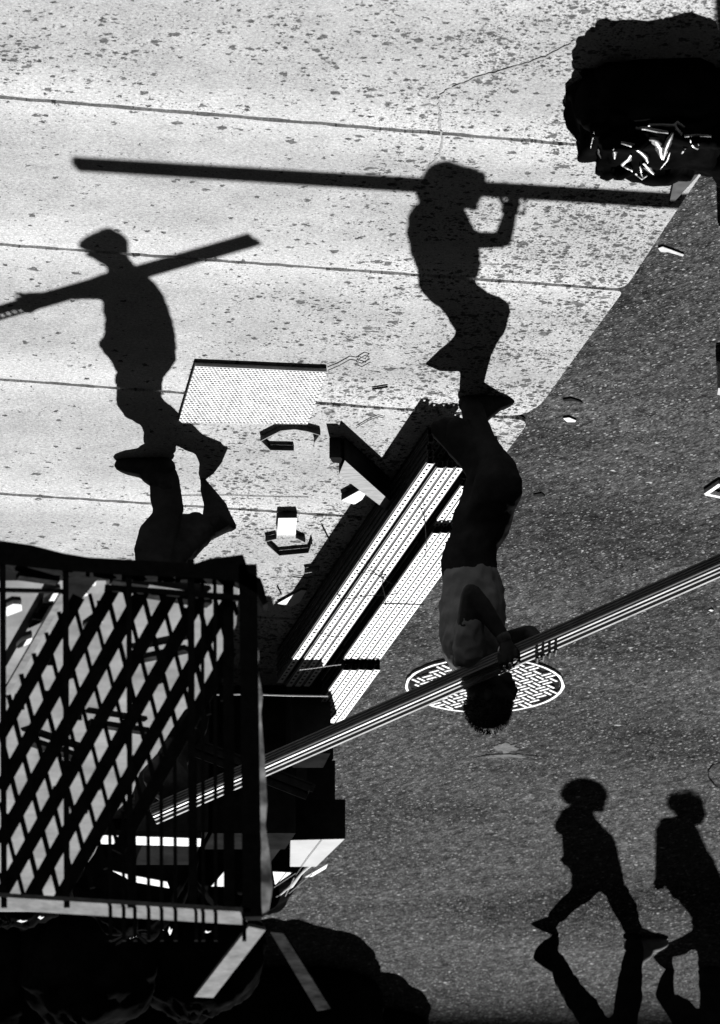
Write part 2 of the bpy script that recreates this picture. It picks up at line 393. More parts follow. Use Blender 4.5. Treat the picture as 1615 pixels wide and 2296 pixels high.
# ================================================================== manhole cover
mc=gp(1087,1532.5,-.15); mc.z=-.15
mh=thing('manhole_cover','round cast iron manhole cover with basketweave pattern in the asphalt beneath the worker','manhole cover',mc)
R_=.405
bm=bmesh.new()
def annulus(bm,c,r0,r1,z0,z1,n=72,jit=0):
    A=[];rr=random.Random(3)
    for i in range(n):
        a=2*pi*i/n; o=r1+rr.uniform(-jit,jit); A.append([bm.verts.new((c.x+r*cos(a),c.y+r*sin(a),z)) for r,z in ((r0,z0),(r0,z1),(o,z1),(o,z0))])
    for i in range(n):
        a,b=A[i],A[(i+1)%n]
        for k in range(4): bm.faces.new((a[k],b[k],b[(k+1)%4],a[(k+1)%4]))
annulus(bm,mc,R_-.013,R_,-.17,-.137,jit=.003); build('outer_ring',bm,M['iron'],mh)
bm=bmesh.new(); prism(bm,[(mc.x+(R_-.024)*cos(2*pi*i/72),mc.y+(R_-.024)*sin(2*pi*i/72)) for i in range(72)],-.2,-.144); build('lid',bm,M['iron_dark'],mh)
bm=bmesh.new()
ps=.034; th0=radians(38)
ca,sa=cos(th0),sin(th0)
for i in range(-26,27):
    for j in range(-26,27):
        # basketweave: pairs of parallel bars, alternating direction
        cx,cy=i*.070,j*.070
        hor=(i+j)%2==0
        for s in (-1,1):
            ox,oy=(0,s*.0175) if hor else (s*.0175,0)
            x,y=cx+ox,cy+oy; X=x*ca-y*sa; Y=x*sa+y*ca
            if X*X+Y*Y>(R_-.042)**2: continue
            d=Vector((1,0,0)) if hor else Vector((0,1,0)); d=Vector((d.x*ca-d.y*sa,d.x*sa+d.y*ca,0))
            c=Vector((mc.x+X,mc.y+Y,-.139)); bar(bm,c-d*.0295,c+d*.0295,.0125,.011,Vector((-d.y,d.x,0)))
build('raised_bars',bm,M['iron'],mh)
# chipped patch of asphalt beyond the cover
def blob(cx,cy,rx,ry,z,n=26,jit=.25,seed=1,h=.006):
    rr=random.Random(seed); bm=bmesh.new(); c=gp(cx,cy,z)
    s=gp(cx+100,cy,z); kx=(c.x-s.x)/100; t_=gp(cx,cy+50,z); ky=(t_.y-c.y)/50
    pts=[(c.x+cos(2*pi*i/n)*rx*kx*(1+rr.uniform(-jit,jit)),c.y+sin(2*pi*i/n)*ry*ky*(1+rr.uniform(-jit,jit))) for i in range(n)]
    prism(bm,pts,z-.01,z+h); return bm
tag(build('asphalt_patch',blob(1128,1676,28,9,-.15,seed=4,jit=.5,h=.003),M['filler']),'small pale patch of crumbled filler on the asphalt below the worker\'s head','patch')
tag(build('asphalt_chip',blob(1135,1694,58,4,-.15,seed=9,jit=.6,h=.004),M['filler']),'long thin pale raised chip of asphalt just beyond the crumbled filler patch','chip')

# ================================================================== perforated steel channels
def channel_mesh(name,Lc,w,h=.036,pitch=.0475,hw=.0115,hl=.018,groove=.005):
    bm=bmesh.new(); th=.003; x0,x1=-w/2,w/2; a,b=-hw/2,hw/2
    n=int(Lc/pitch); ys=[0.0]
    for i in range(n): c=(i+.5)*pitch; ys+=[c-hl/2,c+hl/2]
    ys.append(Lc); xs=[x0,a,b,x1]
    V=[[[bm.verts.new((x,y,z)) for x in xs] for y in ys] for z in (0,-th)]
    for j in range(len(ys)-1):
        hole=(j%2==1) and j<len(ys)-1
        for i in range(3):
            if i==1 and hole: 
                for (p,q) in (((1,j),(1,j+1)),((2,j),(2,j+1)),((1,j),(2,j)),((1,j+1),(2,j+1))):
                    bm.faces.new((V[0][p[1]][p[0]],V[0][q[1]][q[0]],V[1][q[1]][q[0]],V[1][p[1]][p[0]]))
                continue
            for l in (0,1): bm.faces.new((V[l][j][i],V[l][j][i+1],V[l][j+1][i+1],V[l][j+1][i]))
    for i in range(3):
        for j in (0,len(ys)-1): bm.faces.new((V[0][j][i],V[0][j][i+1],V[1][j][i+1],V[1][j][i]))
    nt=len(bm.faces)
    for x,s in ((x0,1),(x1,-1)):
        box(bm,(min(x,x-s*groove),0,-.0075),(max(x,x-s*groove),Lc,-.005))
        box(bm,(min(x,x+s*th),0,-h),(max(x,x+s*th),Lc,-th-.0002))
        box(bm,(min(x+s*th,x+s*.010),0,-h),(max(x+s*th,x+s*.010),Lc,-h+th))
    bmesh.ops.recalc_face_normals(bm,faces=bm.faces)
    bm.faces.ensure_lookup_table()
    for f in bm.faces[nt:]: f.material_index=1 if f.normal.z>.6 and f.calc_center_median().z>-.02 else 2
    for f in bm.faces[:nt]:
        if f.normal.z<.6: f.material_index=2  # channel sides and ends take the painted shade tone
    me=bpy.data.meshes.new(name); bm.to_mesh(me); bm.free(); me.materials.append(M['galv']); me.materials.append(M['groove']); me.materials.append(M['edge']); return me
KR=-atan2(.2425,.970)
GA='perforated steel channels stacked in the left bundle'; GB='perforated steel channels stacked in the right bundle beside the road'
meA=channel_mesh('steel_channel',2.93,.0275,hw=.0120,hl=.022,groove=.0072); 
o0=None
a0=gp(956,1040,.19)
for lay in range(5):
    for i in range(4):
        if 0<lay<4 and i in (1,2): continue
        jit=random.uniform(-.004,.004)
        st=-.0 if i==0 else -.01
        o=link('steel_channel',meA); o.rotation_euler=(0,0,KR)
        off=.019+i*.0425+(.004 if lay else 0)*random.uniform(-1,1)
        o.location=(a0.x-off/cos(KR)*1.0+0*st, a0.y+(0 if i==0 else .052)+ (0 if lay==0 else random.uniform(.01,.05)), .19-lay*.0375)
        lab=('perforated steel channel on top of the left bundle, '+['nearest the dark shadow','second from the dark shadow','third from the dark shadow','next to the gap'][i]) if lay==0 else 'shaded steel channel in the left bundle, %s layer, %s'%(['','second','third','fourth','bottom'][lay],['dark shadow side','second in','third in','gap side'][i])
        tag(o,lab,'steel channel',GA)
bundles=[('nearest',gp(1032,1090,.15),.15,.78,3),('middle',gp(969,1196,.19),.19,1.72,5),('farthest',gp(768,1503,.23),.23,.78,6)]
for nm,p0,z,Lc,nl in bundles:
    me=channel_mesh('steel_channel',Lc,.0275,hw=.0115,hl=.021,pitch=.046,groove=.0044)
    for lay in range(nl):
        for i in range(5):
            if 0<lay<nl-1 and i in (1,2,3): continue
            o=link('steel_channel',me); o.rotation_euler=(0,0,KR)
            off=.0175+i*.0368+(random.uniform(-.0005,.0005) if lay==0 else random.uniform(-.004,.004))
            o.location=(p0.x-off/cos(KR),p0.y+(random.uniform(-.004,.004) if lay==0 else random.uniform(0,.02)),z-lay*.0375)
            if lay==0: lab='perforated steel channel atop the right bundle, %s length, %s'%(nm,['beside the gap','second from the gap','in the middle','fourth from the gap','along its road edge'][i])
            else: lab='shaded steel channel, right bundle, %s length, %s layer, %s'%(nm,['','second','third','fourth','fifth','sixth'][lay],['gap side','second in','middle','fourth in','road side'][i])
            tag(o,lab,'steel channel',GB)
# lumber spacers that carry the bundles (dark gap)
def spacer(x,y,lab):
    c=gp(x,y,.02); bm=bmesh.new(); bar(bm,Vector((c.x-.22,c.y+.02,-.0)),Vector((c.x+.22,c.y-.02,-.0)),.05,.008); tag(build('timber_spacer',bm,M['dark_crate']),lab,'timber')
# tie wires over the bundles
def wire(pts,r=.0022,mat_='wire'):
    bm=bmesh.new(); tube(bm,[(p,r) for p in pts],5); return build('tie_wire',bm,M[mat_])
def P(z,*cs): return [gp(x,y,z) for x,y in cs]
W=[(.196,[(801,1286),(822,1283),(845,1289),(868,1295)],'tie wire across the left steel bundle at its middle'),
   (.205,[(806,1256),(832,1278),(858,1297),(880,1309),(893,1304)],'slack tie wire dropping from the left bundle into the gap'),
   (.196,[(756,1331),(764,1343),(790,1341),(830,1335),(870,1333),(893,1330)],'tie wire strung across the left bundle to the gap'),
   (.196,[(702,1417),(724,1422),(748,1428),(762,1428)],'tie wire across the left steel bundle near the carton shade'),
   (.192,[(856,1353),(900,1354),(950,1356)],'taut tie wire across the top of the right bundle'),
   (.235,[(942,1135),(953,1160),(955,1200),(957,1222),(953,1253)],'upright tie wire sprung up beside the right bundle step'),
   (.21,[(865,1353),(863,1335),(857,1310),(862,1290)],'short tie wire end curled in the gap between bundles')]
for z,c,lab in W: tag(wire(P(z,*c)),lab,'wire')
tag(wire([sh(*c,24.2) for c in []] or [gp(672,1502,.25),gp(700,1499,.26),gp(740,1493,.27),gp(765,1490,.25)],.002,'twine'),'pale twine reaching left from the step of the right bundle','twine')

# ================================================================== plate, straps, offcuts on the sidewalk
c=[gp(*q,.022) for q in ((400,948),(438,821),(733,834),(690,951))]
pl=thing('chequer_plate','pale rectangular steel plate with raised tread lying on the sidewalk','steel plate',(c[0]+c[1]+c[2]+c[3])/4*1)
pl.location.z=0
bm=bmesh.new(); prism(bm,c,.004,.022); build('base_plate',bm,M['plate'],pl)
bm=bmesh.new(); e1=(c[1]-c[0]); e2=(c[3]-c[0])
nu,nv=int(e2.length/.0165),int(e1.length/.021)
for j in range(nv):
    for i in range(nu):
        u=(i+.5+(.25 if j%2 else -.25))/nu; v=(j+.5)/nv
        if not .005<u<.995: continue
        o=c[0]+e1*v+(e2)*u+(c[2]-c[3]-e1)*(u*v)
        t_=.5 if (i+j)%2 else .25
        d=Vector((cos(t_),-sin(t_)*1.2,0)).normalized(); n=Vector((-d.y,d.x,0))
        hgt=.0030*random.uniform(.7,1.15); a_=.0085; b_=.0055
        vs=[bm.verts.new(o+d*a_),bm.verts.new(o+n*b_),bm.verts.new(o-d*a_),bm.verts.new(o-n*b_)]
        top=[bm.verts.new(o+d*a_*.45+n*.001+Vector((0,0,hgt))),bm.verts.new(o-d*a_*.45+Vector((0,0,hgt)))]
        for f in ((0,1,top[0]),(3,0,top[0])): bm.faces.new([vs[f[0]],vs[f[1]],f[2]])
        bm.faces.new([vs[1],vs[2],top[1],top[0]]); bm.faces.new([vs[2],vs[3],top[0],top[1]])
build('raised_tread',bm,M['plate'],pl)

def strap(name,paths,lab,h=.026,group=None,conv_=conv(581.4,872,.24)):
    bm=bmesh.new(); 
    for path in paths:
        pts=[gp(*conv_(x,y),.0) for x,y in path]
        for a,b in zip(pts,pts[1:]): bar(bm,a+Vector((0,0,h/2+.002)),b+Vector((0,0,h/2+.002)),.005,h)
    bm_o=build(name,bm,M['strap']); tag(bm_o,lab,'strap',group); return bm_o
strap('steel_strap',[[(325,525),(100,520),(15,435),(90,395),(205,338),(330,325),(450,345),(568,380),(515,455)]],'open bent loop of dark steel strapping beside the tread plate')
strap('steel_strap',[[(160,1352),(62,1375),(72,1405),(185,1508),(465,1482),(492,1400)],[(345,1345),(428,1385)]],'bent ring of dark steel strapping under the white timber offcut')
strap('steel_strap',[[(425,1672),(560,1650)]],'short straight piece of dark strapping poking from the bundle\'s shadow')
C3=conv(581.4,872,.24)
def blockz(name,poly,z1,mt,lab,cat,z0=.002,cv=C3,parent=None):
    pts=[gp(*cv(*q),z1) for q in poly]; bm=bmesh.new(); prism(bm,pts,z0,z1); o=shade_sides(build(name,bm,M[mt])); bevel(o,.0015,1)
    if lab: tag(o,lab,cat)
    return o
blockz('timber_offcut',[(178,1207),(353,1205),(340,1368),(165,1368)],.036,'white_wood','pale square timber offcut standing over the bent strapping ring','offcut')
blockz('timber_offcut',[(765,1042),(935,948),(1020,1000),(890,1082)],.034,'white_wood','white timber offcut beside the raw timber board and the bundle shadow','offcut')
bb=blockz('timber_board',[(800,668),(1225,1048),(1180,1128),(735,735)],.0,'wood','raw timber board lying aslant behind the dark crate edge, its grain lit','board',z0=-.02)
bpy.data.objects.remove(bb)
# upright panel standing on the board: throws the big diagonal shadow
pts=[gp(*C3(*q),.118) for q in ((650,672),(800,668),(1225,1048),(1180,1128),(870,880),(745,800))]
bm=bmesh.new(); prism(bm,[pts[1],pts[2],pts[3],pts[5]],.004,.118); tag(shade_sides(build('timber_beam',bm,M['wood']),'dark_crate'),'thick raw timber beam lying aslant against the left steel bundle','timber')  # beam sides painted near-black to hold their shade
bm=bmesh.new(); prism(bm,[gp(*C3(*q),.10) for q in ((655,640),(760,640),(830,700),(690,690))],.004,.10); tag(build('carton_scrap',bm,M['dark_crate']),'ragged dark scrap at the outer end of the slanting timber beam','scrap')
# small sticks, twigs and wire on the pavement
def stick(lab,pts,r=.003,z=.006,m='wire',name='twig',cat='twig'):
    bm=bmesh.new(); tube(bm,[(gp(x,y,z),r) for x,y in pts],5); tag(build(name,bm,M[m]),lab,cat)
stick('thin bent twig at the kerb side of the timber beam',[(800,958),(828,942),(849,934),(860,937)],.0025,m='seam')
stick('straight dark nail-like stick near the bent strapping ring',[(722,1178),(741,1216)],.003)
stick('short dark stick on the slab above the steel bundle',[(836,872),(868,867)],.005)
stick('thin twig leaning out of the bundle shadow by the fire escape',[(657,1293),(690,1296)],.003)
stick('short twig crossing the pale scrap by the dark crates',[(622,1315),(631,1333)],.003)
stick('curled wire end on the tread plate corner',[(736,830),(760,820),(785,806),(800,808),(818,797),(828,800),(820,812),(805,806),(800,818),(812,822),(830,812)],.003,.01,'seam','curled_wire','wire')
blockz('paper_scrap',[(605,450),(720,478),(790,440),(845,345),(800,340)],.012,'paper','white paper scrap in the gap between bundle shadow and dark crates','paper',cv=conv(452,1227.4,.28))
stick('pale cord stretched from the railing towards the right steel bundle',[(452,1558),(560,1557),(650,1560),(735,1561)],.0035,.62,'twine','cord','cord')
pts=[gp(x,y,.02) for x,y in ((1512,405),(1536,378),(1588,338),(1610,338),(1560,400),(1510,455),(1500,462))]
bm=bmesh.new(); prism(bm,pts,.003,.02); tag(build('cardboard_sheet',bm,M['grey_card']),'grey cardboard sheet on the kerb edge beside the upper right garbage bag','cardboard')
# litter in the road
def litter(lab,poly,h,m='litter',name='litter_scrap',cat='litter',z=-.15):
    pts=[gp(x,y,z) for x,y in poly]; bm=bmesh.new(); prism(bm,pts,z+.001,z+h*.55); o=shade_sides(build(name,bm,M[m])); bevel(o,.003,2); tag(o,lab,cat)
litter('pale spoon-shaped scrap lying in the road against the kerb',[(1475,553),(1486,549),(1500,554),(1535,567),(1532,572),(1498,562),(1482,562)],.014)
litter('small white folded wrapper in the road past the rounded slab corner',[(1262,934),(1276,932),(1293,939),(1290,943),(1272,943)],.016,'paper','wrapper')
litter('dark curled leaf in the road next to the white wrapper',[(1262,893),(1280,890),(1300,896),(1310,902),(1290,897),(1265,898)],.012,'wire','leaf')
litter('dark flat scrap on the asphalt right of the worker\'s knee',[(1195,1107),(1215,1103),(1224,1110),(1214,1112)],.01,'wire')
litter('small pale pebble in the road near the right frame edge',[(1588,1366),(1594,1363),(1602,1366),(1596,1369)],.014)
stick('loop of thin black wire on the asphalt at the right frame edge',[(1622,1768),(1604,1762),(1590,1745),(1588,1730),(1600,1714),(1622,1708)],.003,-.145,name='wire_loop',cat='wire')
# white frame and box at the right edge
fr=[gp(x,y,-.15) for x,y in ((1583,1099),(1616,1076),(1680,1090),(1650,1112))]
bm=bmesh.new()
for a,b in zip(fr,fr[1:]+fr[:1]): bar(bm,a+Vector((0,0,.012)),b+Vector((0,0,.012)),.022,.02)
tag(build('picture_frame',bm,M['white_wood']),'white wooden frame lying in the road at the right edge','frame')
pts=[gp(x,y,-.02) for x,y in ((1611,870),(1700,874),(1700,905),(1609,885))]
bm=bmesh.new(); prism(bm,pts,-.149,-.02); tag(build('small_carton',bm,M['carton']),'low pale carton cut by the right frame edge, in the road','carton')

# ================================================================== cartons and crates (dark sides to the camera)
def stacked(name,polytop,z0,z1,mt,lab,cat):
    pts=[gp(*q,z1) for q in polytop]; bm=bmesh.new(); prism(bm,pts,z0,z1); o=shade_sides(build(name,bm,M[mt]),'dark_crate'); bevel(o,.003,1); return tag(o,lab,cat)  # sides painted dark to stand for shade
M['carton_dark']=mat('shaded_cardboard',.02,.9,nodes=mottled(.014,.026,8),spec=.02)  # near-black tone puts the cartons' shade into their colour
top=stacked('carton',[(651,1884),(775,1881),(710,1944),(650,1944)],.52,.73,'carton','large carton with lit pale lid on top of the stack beside the road','carton')
def lower(name,xl,xr,ytop,zt,zb,lab,dY=.42):
    a=gp(xl,ytop,zt); b=gp(xr,ytop,zt); bm=bmesh.new(); k=.2425/.97*dY
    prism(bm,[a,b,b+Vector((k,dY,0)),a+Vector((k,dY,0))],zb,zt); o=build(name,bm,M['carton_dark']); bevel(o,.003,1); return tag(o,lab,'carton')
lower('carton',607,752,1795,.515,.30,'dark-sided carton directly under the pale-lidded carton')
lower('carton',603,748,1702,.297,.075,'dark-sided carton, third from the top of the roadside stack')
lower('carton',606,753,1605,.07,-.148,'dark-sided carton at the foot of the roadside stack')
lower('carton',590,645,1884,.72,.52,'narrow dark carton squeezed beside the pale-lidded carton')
M['dim_label']=mat('dark_grey_label',.05,.9,nodes=mottled(.035,.06,20),spec=.02)  # dark grey tone of the carton labels
# labels on the shaded faces
def facecard(x0,y0,x1,y1,Yf,lab):
    a=at(x0,y0,Yf); b=at(x1,y1,Yf); bm=bmesh.new(); box(bm,(min(a.x,b.x),Yf-.006,min(a.z,b.z)),(max(a.x,b.x),Yf-.002,max(a.z,b.z)))
    o=build('paper_label',bm,M['dim_label']); return o
yf=gp(650,1795,.515).y; yf2=gp(650,1702,.297).y
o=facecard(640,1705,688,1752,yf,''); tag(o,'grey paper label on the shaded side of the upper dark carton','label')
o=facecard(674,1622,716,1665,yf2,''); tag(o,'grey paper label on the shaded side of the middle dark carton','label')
stacked('dark_crate',[(476,1868),(664,1868),(640,1905),(456,1905)],.003,.785,'dark_crate','tall dark crate between the end of the left steel bundle and the carton stack','crate')
stacked('dark_crate',[(330,1866),(468,1866),(425,1940),(300,1940)],.003,.86,'dark_crate','dark crate behind the carrier with the cap, under the pale plank','crate')
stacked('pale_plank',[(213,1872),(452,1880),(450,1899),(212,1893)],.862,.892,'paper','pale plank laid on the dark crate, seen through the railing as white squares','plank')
stacked('dark_crate',[(652,1689),(742,1689),(725,1722),(640,1722)],.003,.50,'dark_crate','low dark crate added to shade the far end of the left steel bundle','crate')  # added crate, casts shade over the end of the left bundle
def sheet(pts3,lab,m='paper',name='folded_sheet',cat='sheet'):
    bm=bmesh.new(); vs=[bm.verts.new(p) for p in pts3]; f=bm.faces.new(vs); 
    r=bmesh.ops.extrude_face_region(bm,geom=[f]); 
    for v in r['geom']:
        if isinstance(v,bmesh.types.BMVert): v.co+=Vector((0,0,-.004))
    tag(build(name,bm,M[m]),lab,cat)
def S(z,*cs): return [gp(x,y,z) for x,y in cs]
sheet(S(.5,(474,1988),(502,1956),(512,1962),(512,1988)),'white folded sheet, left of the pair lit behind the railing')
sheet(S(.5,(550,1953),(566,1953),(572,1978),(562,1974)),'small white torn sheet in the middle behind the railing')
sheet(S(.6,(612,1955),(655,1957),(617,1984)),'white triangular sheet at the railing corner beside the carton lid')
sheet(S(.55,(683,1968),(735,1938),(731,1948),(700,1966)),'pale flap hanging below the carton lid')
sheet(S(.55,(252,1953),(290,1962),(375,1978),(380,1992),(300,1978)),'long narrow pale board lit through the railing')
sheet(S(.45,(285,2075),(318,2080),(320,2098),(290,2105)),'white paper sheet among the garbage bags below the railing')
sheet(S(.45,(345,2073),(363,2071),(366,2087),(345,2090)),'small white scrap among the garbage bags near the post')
for k,(x,y,w_,h_,wh) in enumerate(((50,2066,12,3,'near the left frame edge, under the pale top rail'),(266,2046,5,9,'left of the white paper sheet below the railing'),(382,2088,5,10,'right of the thin post below the railing'),(465,2090,9,3,'left of the pale bracing board'),(92,2058,7,4,'under the third upright from the left edge'))):  # added pale shapes standing for glints on the bags
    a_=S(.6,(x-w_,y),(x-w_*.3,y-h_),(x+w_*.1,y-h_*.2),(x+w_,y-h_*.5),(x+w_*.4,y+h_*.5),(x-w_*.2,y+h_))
    sheet(a_,'small added pale shape for a bag glint '+wh,m='twine',name='glint_scrap',cat='scrap')
# crumpled twine
random.seed(11)
tp=[(706,1930),(695,1942),(684,1952),(672,1964),(664,1975),(655,1986),(640,1996),(632,2006),(622,2012)]
bm=bmesh.new(); tube(bm,[(gp(x+random.uniform(-2,2),y+random.uniform(-2,2),.62),random.uniform(.004,.010)) for x,y in tp],6)
tag(build('crumpled_strip',bm,M['twine']),'crumpled pale plastic strip trailing from the carton lid to the railing corner','strip')
for k,(a,b) in enumerate((((648,2004),(700,1960)),((615,1990),(664,1958)),((640,2010),(660,1968)))):
    bm=bmesh.new(); tube(bm,[(gp(*a,.6),.0025),(gp(*b,.64),.0025)],5); tag(build('reed_stick',bm,M['seam']),['long thin stick','short thin stick','middle thin stick'][k]+' in the tangle by the railing corner','stick','sticks in the tangle')
bm=bmesh.new(); tube(bm,[(gp(664,1962,.735),.0015),(gp(690,1925,.735),.0015),(gp(722,1884,.735),.0015)],5); tag(build('twine',bm,M['seam']),'thin string lying diagonally over the pale carton lid','string')

# ================================================================== garbage bags
BAGS={}
def garbage_bag(c,r,seed,lab,group=None,rough_top=.12,tie=True,m='bag_matte',boxy=False):
    root=thing('garbage_bag',lab,'garbage bag',(c[0],c[1],c[2]),group)
    bm=bmesh.new(); bmesh.ops.create_icosphere(bm,subdivisions=5,radius=1.0)
    o=Vector((seed*7.1,seed*3.3,0))
    for v in bm.verts:
        p=v.co.copy(); q=p*1.9+o
        rid=1-abs(noise.noise(q*.8))*2.2                     # sharp creases
        rid2=1-abs(noise.noise(p*3.2+o))*2
        dv=noise.voronoi(p*1.35+o)[0]; dv2=noise.voronoi(p*2.9+o*1.7)[0]
        s=1+rough_top*1.1*(min(dv[1]-dv[0],.6)-.3)+rough_top*.4*(min(dv2[1]-dv2[0],.5)-.25)+rough_top*.12*(rid2-.5)
        ang=atan2(p.y,p.x); s*=1+.015*sin(ang*9+3*noise.noise(p*2+o))*max(0,p.z)
        if boxy: p=Vector([math.copysign(abs(c_)**.58,c_) for c_ in p])*.88
        z=max(p.z,-.55)
        v.co=Vector((p.x*r[0]*s*(1+.12*(-z)),p.y*r[1]*s*(1+.12*(-z)),(z+.55)/1.55*r[2]*s))
    for v in bm.verts: v.co=v.co+Vector(c)
    b=build('bag_body',bm,M[m],root,smooth=True); BAGS[root.name]=b
    if tie:
        bm=bmesh.new(); t0=Vector(c)+Vector((0,0,r[2]*.93))
        rr=random.Random(seed)
        for k in range(7):
            a=rr.uniform(0,6.28); l=rr.uniform(.06,.12); d=Vector((cos(a),sin(a),rr.uniform(.1,.8))).normalized(); s=d.cross(Vector((0,0,1))).normalized()*rr.uniform(.015,.035)
            q=[t0,t0+d*l+s,t0+d*l*1.15,t0+d*l*.9-s]; vs=[bm.verts.new(x) for x in q]; f=bm.faces.new(vs)
            r2=bmesh.ops.extrude_face_region(bm,geom=[f])
            for v in r2['geom']:
                if isinstance(v,bmesh.types.BMVert): v.co+=Vector((.002,.001,.004))
        build('gathered_neck',bm,M[m],root)
    return root
gb=garbage_bag((-1.165,20.56,0),(.375,.34,.335),1,'bulging black garbage bag on the sidewalk at the upper right, by the kerb',rough_top=.3,tie=False,m='bag',boxy=True)
from mathutils.bvhtree import BVHTree
me_=BAGS[gb.name].data; bv=BVHTree.FromPolygons([v.co.copy() for v in me_.vertices],[tuple(p.vertices) for p in me_.polygons])
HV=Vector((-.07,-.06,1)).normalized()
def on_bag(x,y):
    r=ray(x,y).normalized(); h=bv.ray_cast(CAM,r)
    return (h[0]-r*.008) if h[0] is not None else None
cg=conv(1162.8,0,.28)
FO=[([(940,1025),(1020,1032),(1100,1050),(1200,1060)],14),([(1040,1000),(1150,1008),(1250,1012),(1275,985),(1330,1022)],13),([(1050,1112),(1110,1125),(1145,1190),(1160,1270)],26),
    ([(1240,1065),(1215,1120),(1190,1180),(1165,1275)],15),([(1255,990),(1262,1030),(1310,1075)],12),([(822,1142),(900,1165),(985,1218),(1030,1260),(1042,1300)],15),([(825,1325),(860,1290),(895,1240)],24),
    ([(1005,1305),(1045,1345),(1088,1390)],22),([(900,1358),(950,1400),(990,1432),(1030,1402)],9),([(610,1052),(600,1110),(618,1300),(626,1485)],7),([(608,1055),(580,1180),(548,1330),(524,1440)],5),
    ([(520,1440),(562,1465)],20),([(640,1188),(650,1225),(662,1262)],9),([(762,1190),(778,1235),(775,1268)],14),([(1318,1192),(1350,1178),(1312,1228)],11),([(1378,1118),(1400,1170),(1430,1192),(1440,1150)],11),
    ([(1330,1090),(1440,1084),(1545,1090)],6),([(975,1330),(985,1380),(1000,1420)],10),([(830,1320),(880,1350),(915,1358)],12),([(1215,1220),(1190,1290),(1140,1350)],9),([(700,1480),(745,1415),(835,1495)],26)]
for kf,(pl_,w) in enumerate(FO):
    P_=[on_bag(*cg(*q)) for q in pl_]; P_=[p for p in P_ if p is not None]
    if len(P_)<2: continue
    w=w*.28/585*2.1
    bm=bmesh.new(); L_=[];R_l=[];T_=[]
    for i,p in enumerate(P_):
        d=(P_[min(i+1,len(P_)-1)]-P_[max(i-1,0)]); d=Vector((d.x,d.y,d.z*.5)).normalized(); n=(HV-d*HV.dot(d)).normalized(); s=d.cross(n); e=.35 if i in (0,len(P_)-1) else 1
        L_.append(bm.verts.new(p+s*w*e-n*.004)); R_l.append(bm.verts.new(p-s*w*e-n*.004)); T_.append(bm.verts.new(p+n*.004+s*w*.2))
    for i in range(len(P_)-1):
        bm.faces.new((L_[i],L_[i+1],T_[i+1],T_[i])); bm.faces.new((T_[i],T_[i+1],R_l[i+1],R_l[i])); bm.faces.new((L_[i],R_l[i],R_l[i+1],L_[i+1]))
    build('highlight_fold',bm,M['fold'],gb,smooth=True)  # pale strip in place of a glint on the plastic
garbage_bag((-1.60,20.75,0),(.30,.28,.34),2,'second black garbage bag, cut by the right frame edge',rough_top=.14,tie=False,m='bag')
G='garbage bags heaped beyond the iron railing'
for k,(x,y,rx,ry,h,lab) in enumerate([(1.85,29.6,.36,.34,.55,'black garbage bag at the left frame edge under the railing'),
      (1.22,29.7,.34,.33,.58,'black garbage bag under the railing with white paper on it'),
      (.62,30.0,.34,.32,.52,'black garbage bag beneath the corner post of the railing'),
      (1.55,31.4,.45,.4,.6,'black garbage bag deep in the heap at the lower left'),
      (.95,31.6,.42,.4,.62,'black garbage bag in the middle of the lower heap'),
      (.35,32.9,.50,.42,.74,'large black garbage bag behind the corner post, its shadow on the road'),
      (-.14,33.7,.30,.35,.62,'black garbage bag at the road end of the heap'),
      (2.1,31.6,.45,.45,.62,'black garbage bag at the bottom left corner of the photo'),
      (1.3,33.3,.5,.45,.66,'black garbage bag at the bottom edge, left of centre'),(2.15,33.4,.45,.45,.6,'farthest black garbage bag, barely lit, at the bottom left')]):
    g=-.15 if x<.6+.26*(y-29) else 0
    garbage_bag((x,y,g),(rx,ry,h),10+k,lab,G,rough_top=.14,tie=(k<5))

# ================================================================== lamp post just outside the top right corner
lp=thing('lamp_post','dark lamp post just beyond the right edge, its shadow in the upper right corner','lamp post',(-1.625,22.3,0))
bm=bmesh.new(); tube(bm,[((-1.625,22.3,-.02),.11),((-1.625,22.3,.4),.10),((-1.625,22.3,.45),.062),((-1.625,22.3,5.5),.05)],16); build('pole',bm,M['black_iron'],lp,True)
bm=bmesh.new(); bar(bm,(-1.625,22.3,5.45),(-2.9,22.2,5.7),.06,.06); build('arm',bm,M['black_iron'],lp)
bm=bmesh.new(); ball(bm,Vector((-2.95,22.2,5.66)),(.3,.14,.1)); build('lamp_head',bm,M['black_iron'],lp,True)

# ================================================================== people
def remesh(o, vox, it=2, smooth=True):
    m=o.modifiers.new('skin','REMESH'); m.mode='VOXEL'; m.voxel_size=vox; m.use_smooth_shade=True
    if it: k=o.modifiers.new('soften','SMOOTH'); k.iterations=it; k.factor=.5
    return o
def crumple(o, strength, size):
    strength*=1.7; size*=.8
    tx=bpy.data.textures.new('folds','CLOUDS'); tx.noise_scale=size; tx.noise_depth=2
    d=o.modifiers.new('folds','DISPLACE'); d.texture=tx; d.texture_coords='LOCAL'; d.strength=strength; d.mid_level=.5
def prs_sh(pairs, cv, Y, g=0.0, depth=.1, k=1.0):
    """pairs of silhouette edge points on the shadow -> body sections standing at depth Y"""
    S=[]
    for i,p in enumerate(pairs):
        (x1,y1),(x2,y2)=p[0],p[1]; YY=p[2] if len(p)>2 else Y; dd=p[3] if len(p)>3 else depth
        a=sh(*cv(x1,y1),YY,g); b=sh(*cv(x2,y2),YY,g); c=(a+b)/2; u=(b-a)/2*k
        S.append((c,u,SU*dd*k))
    return S
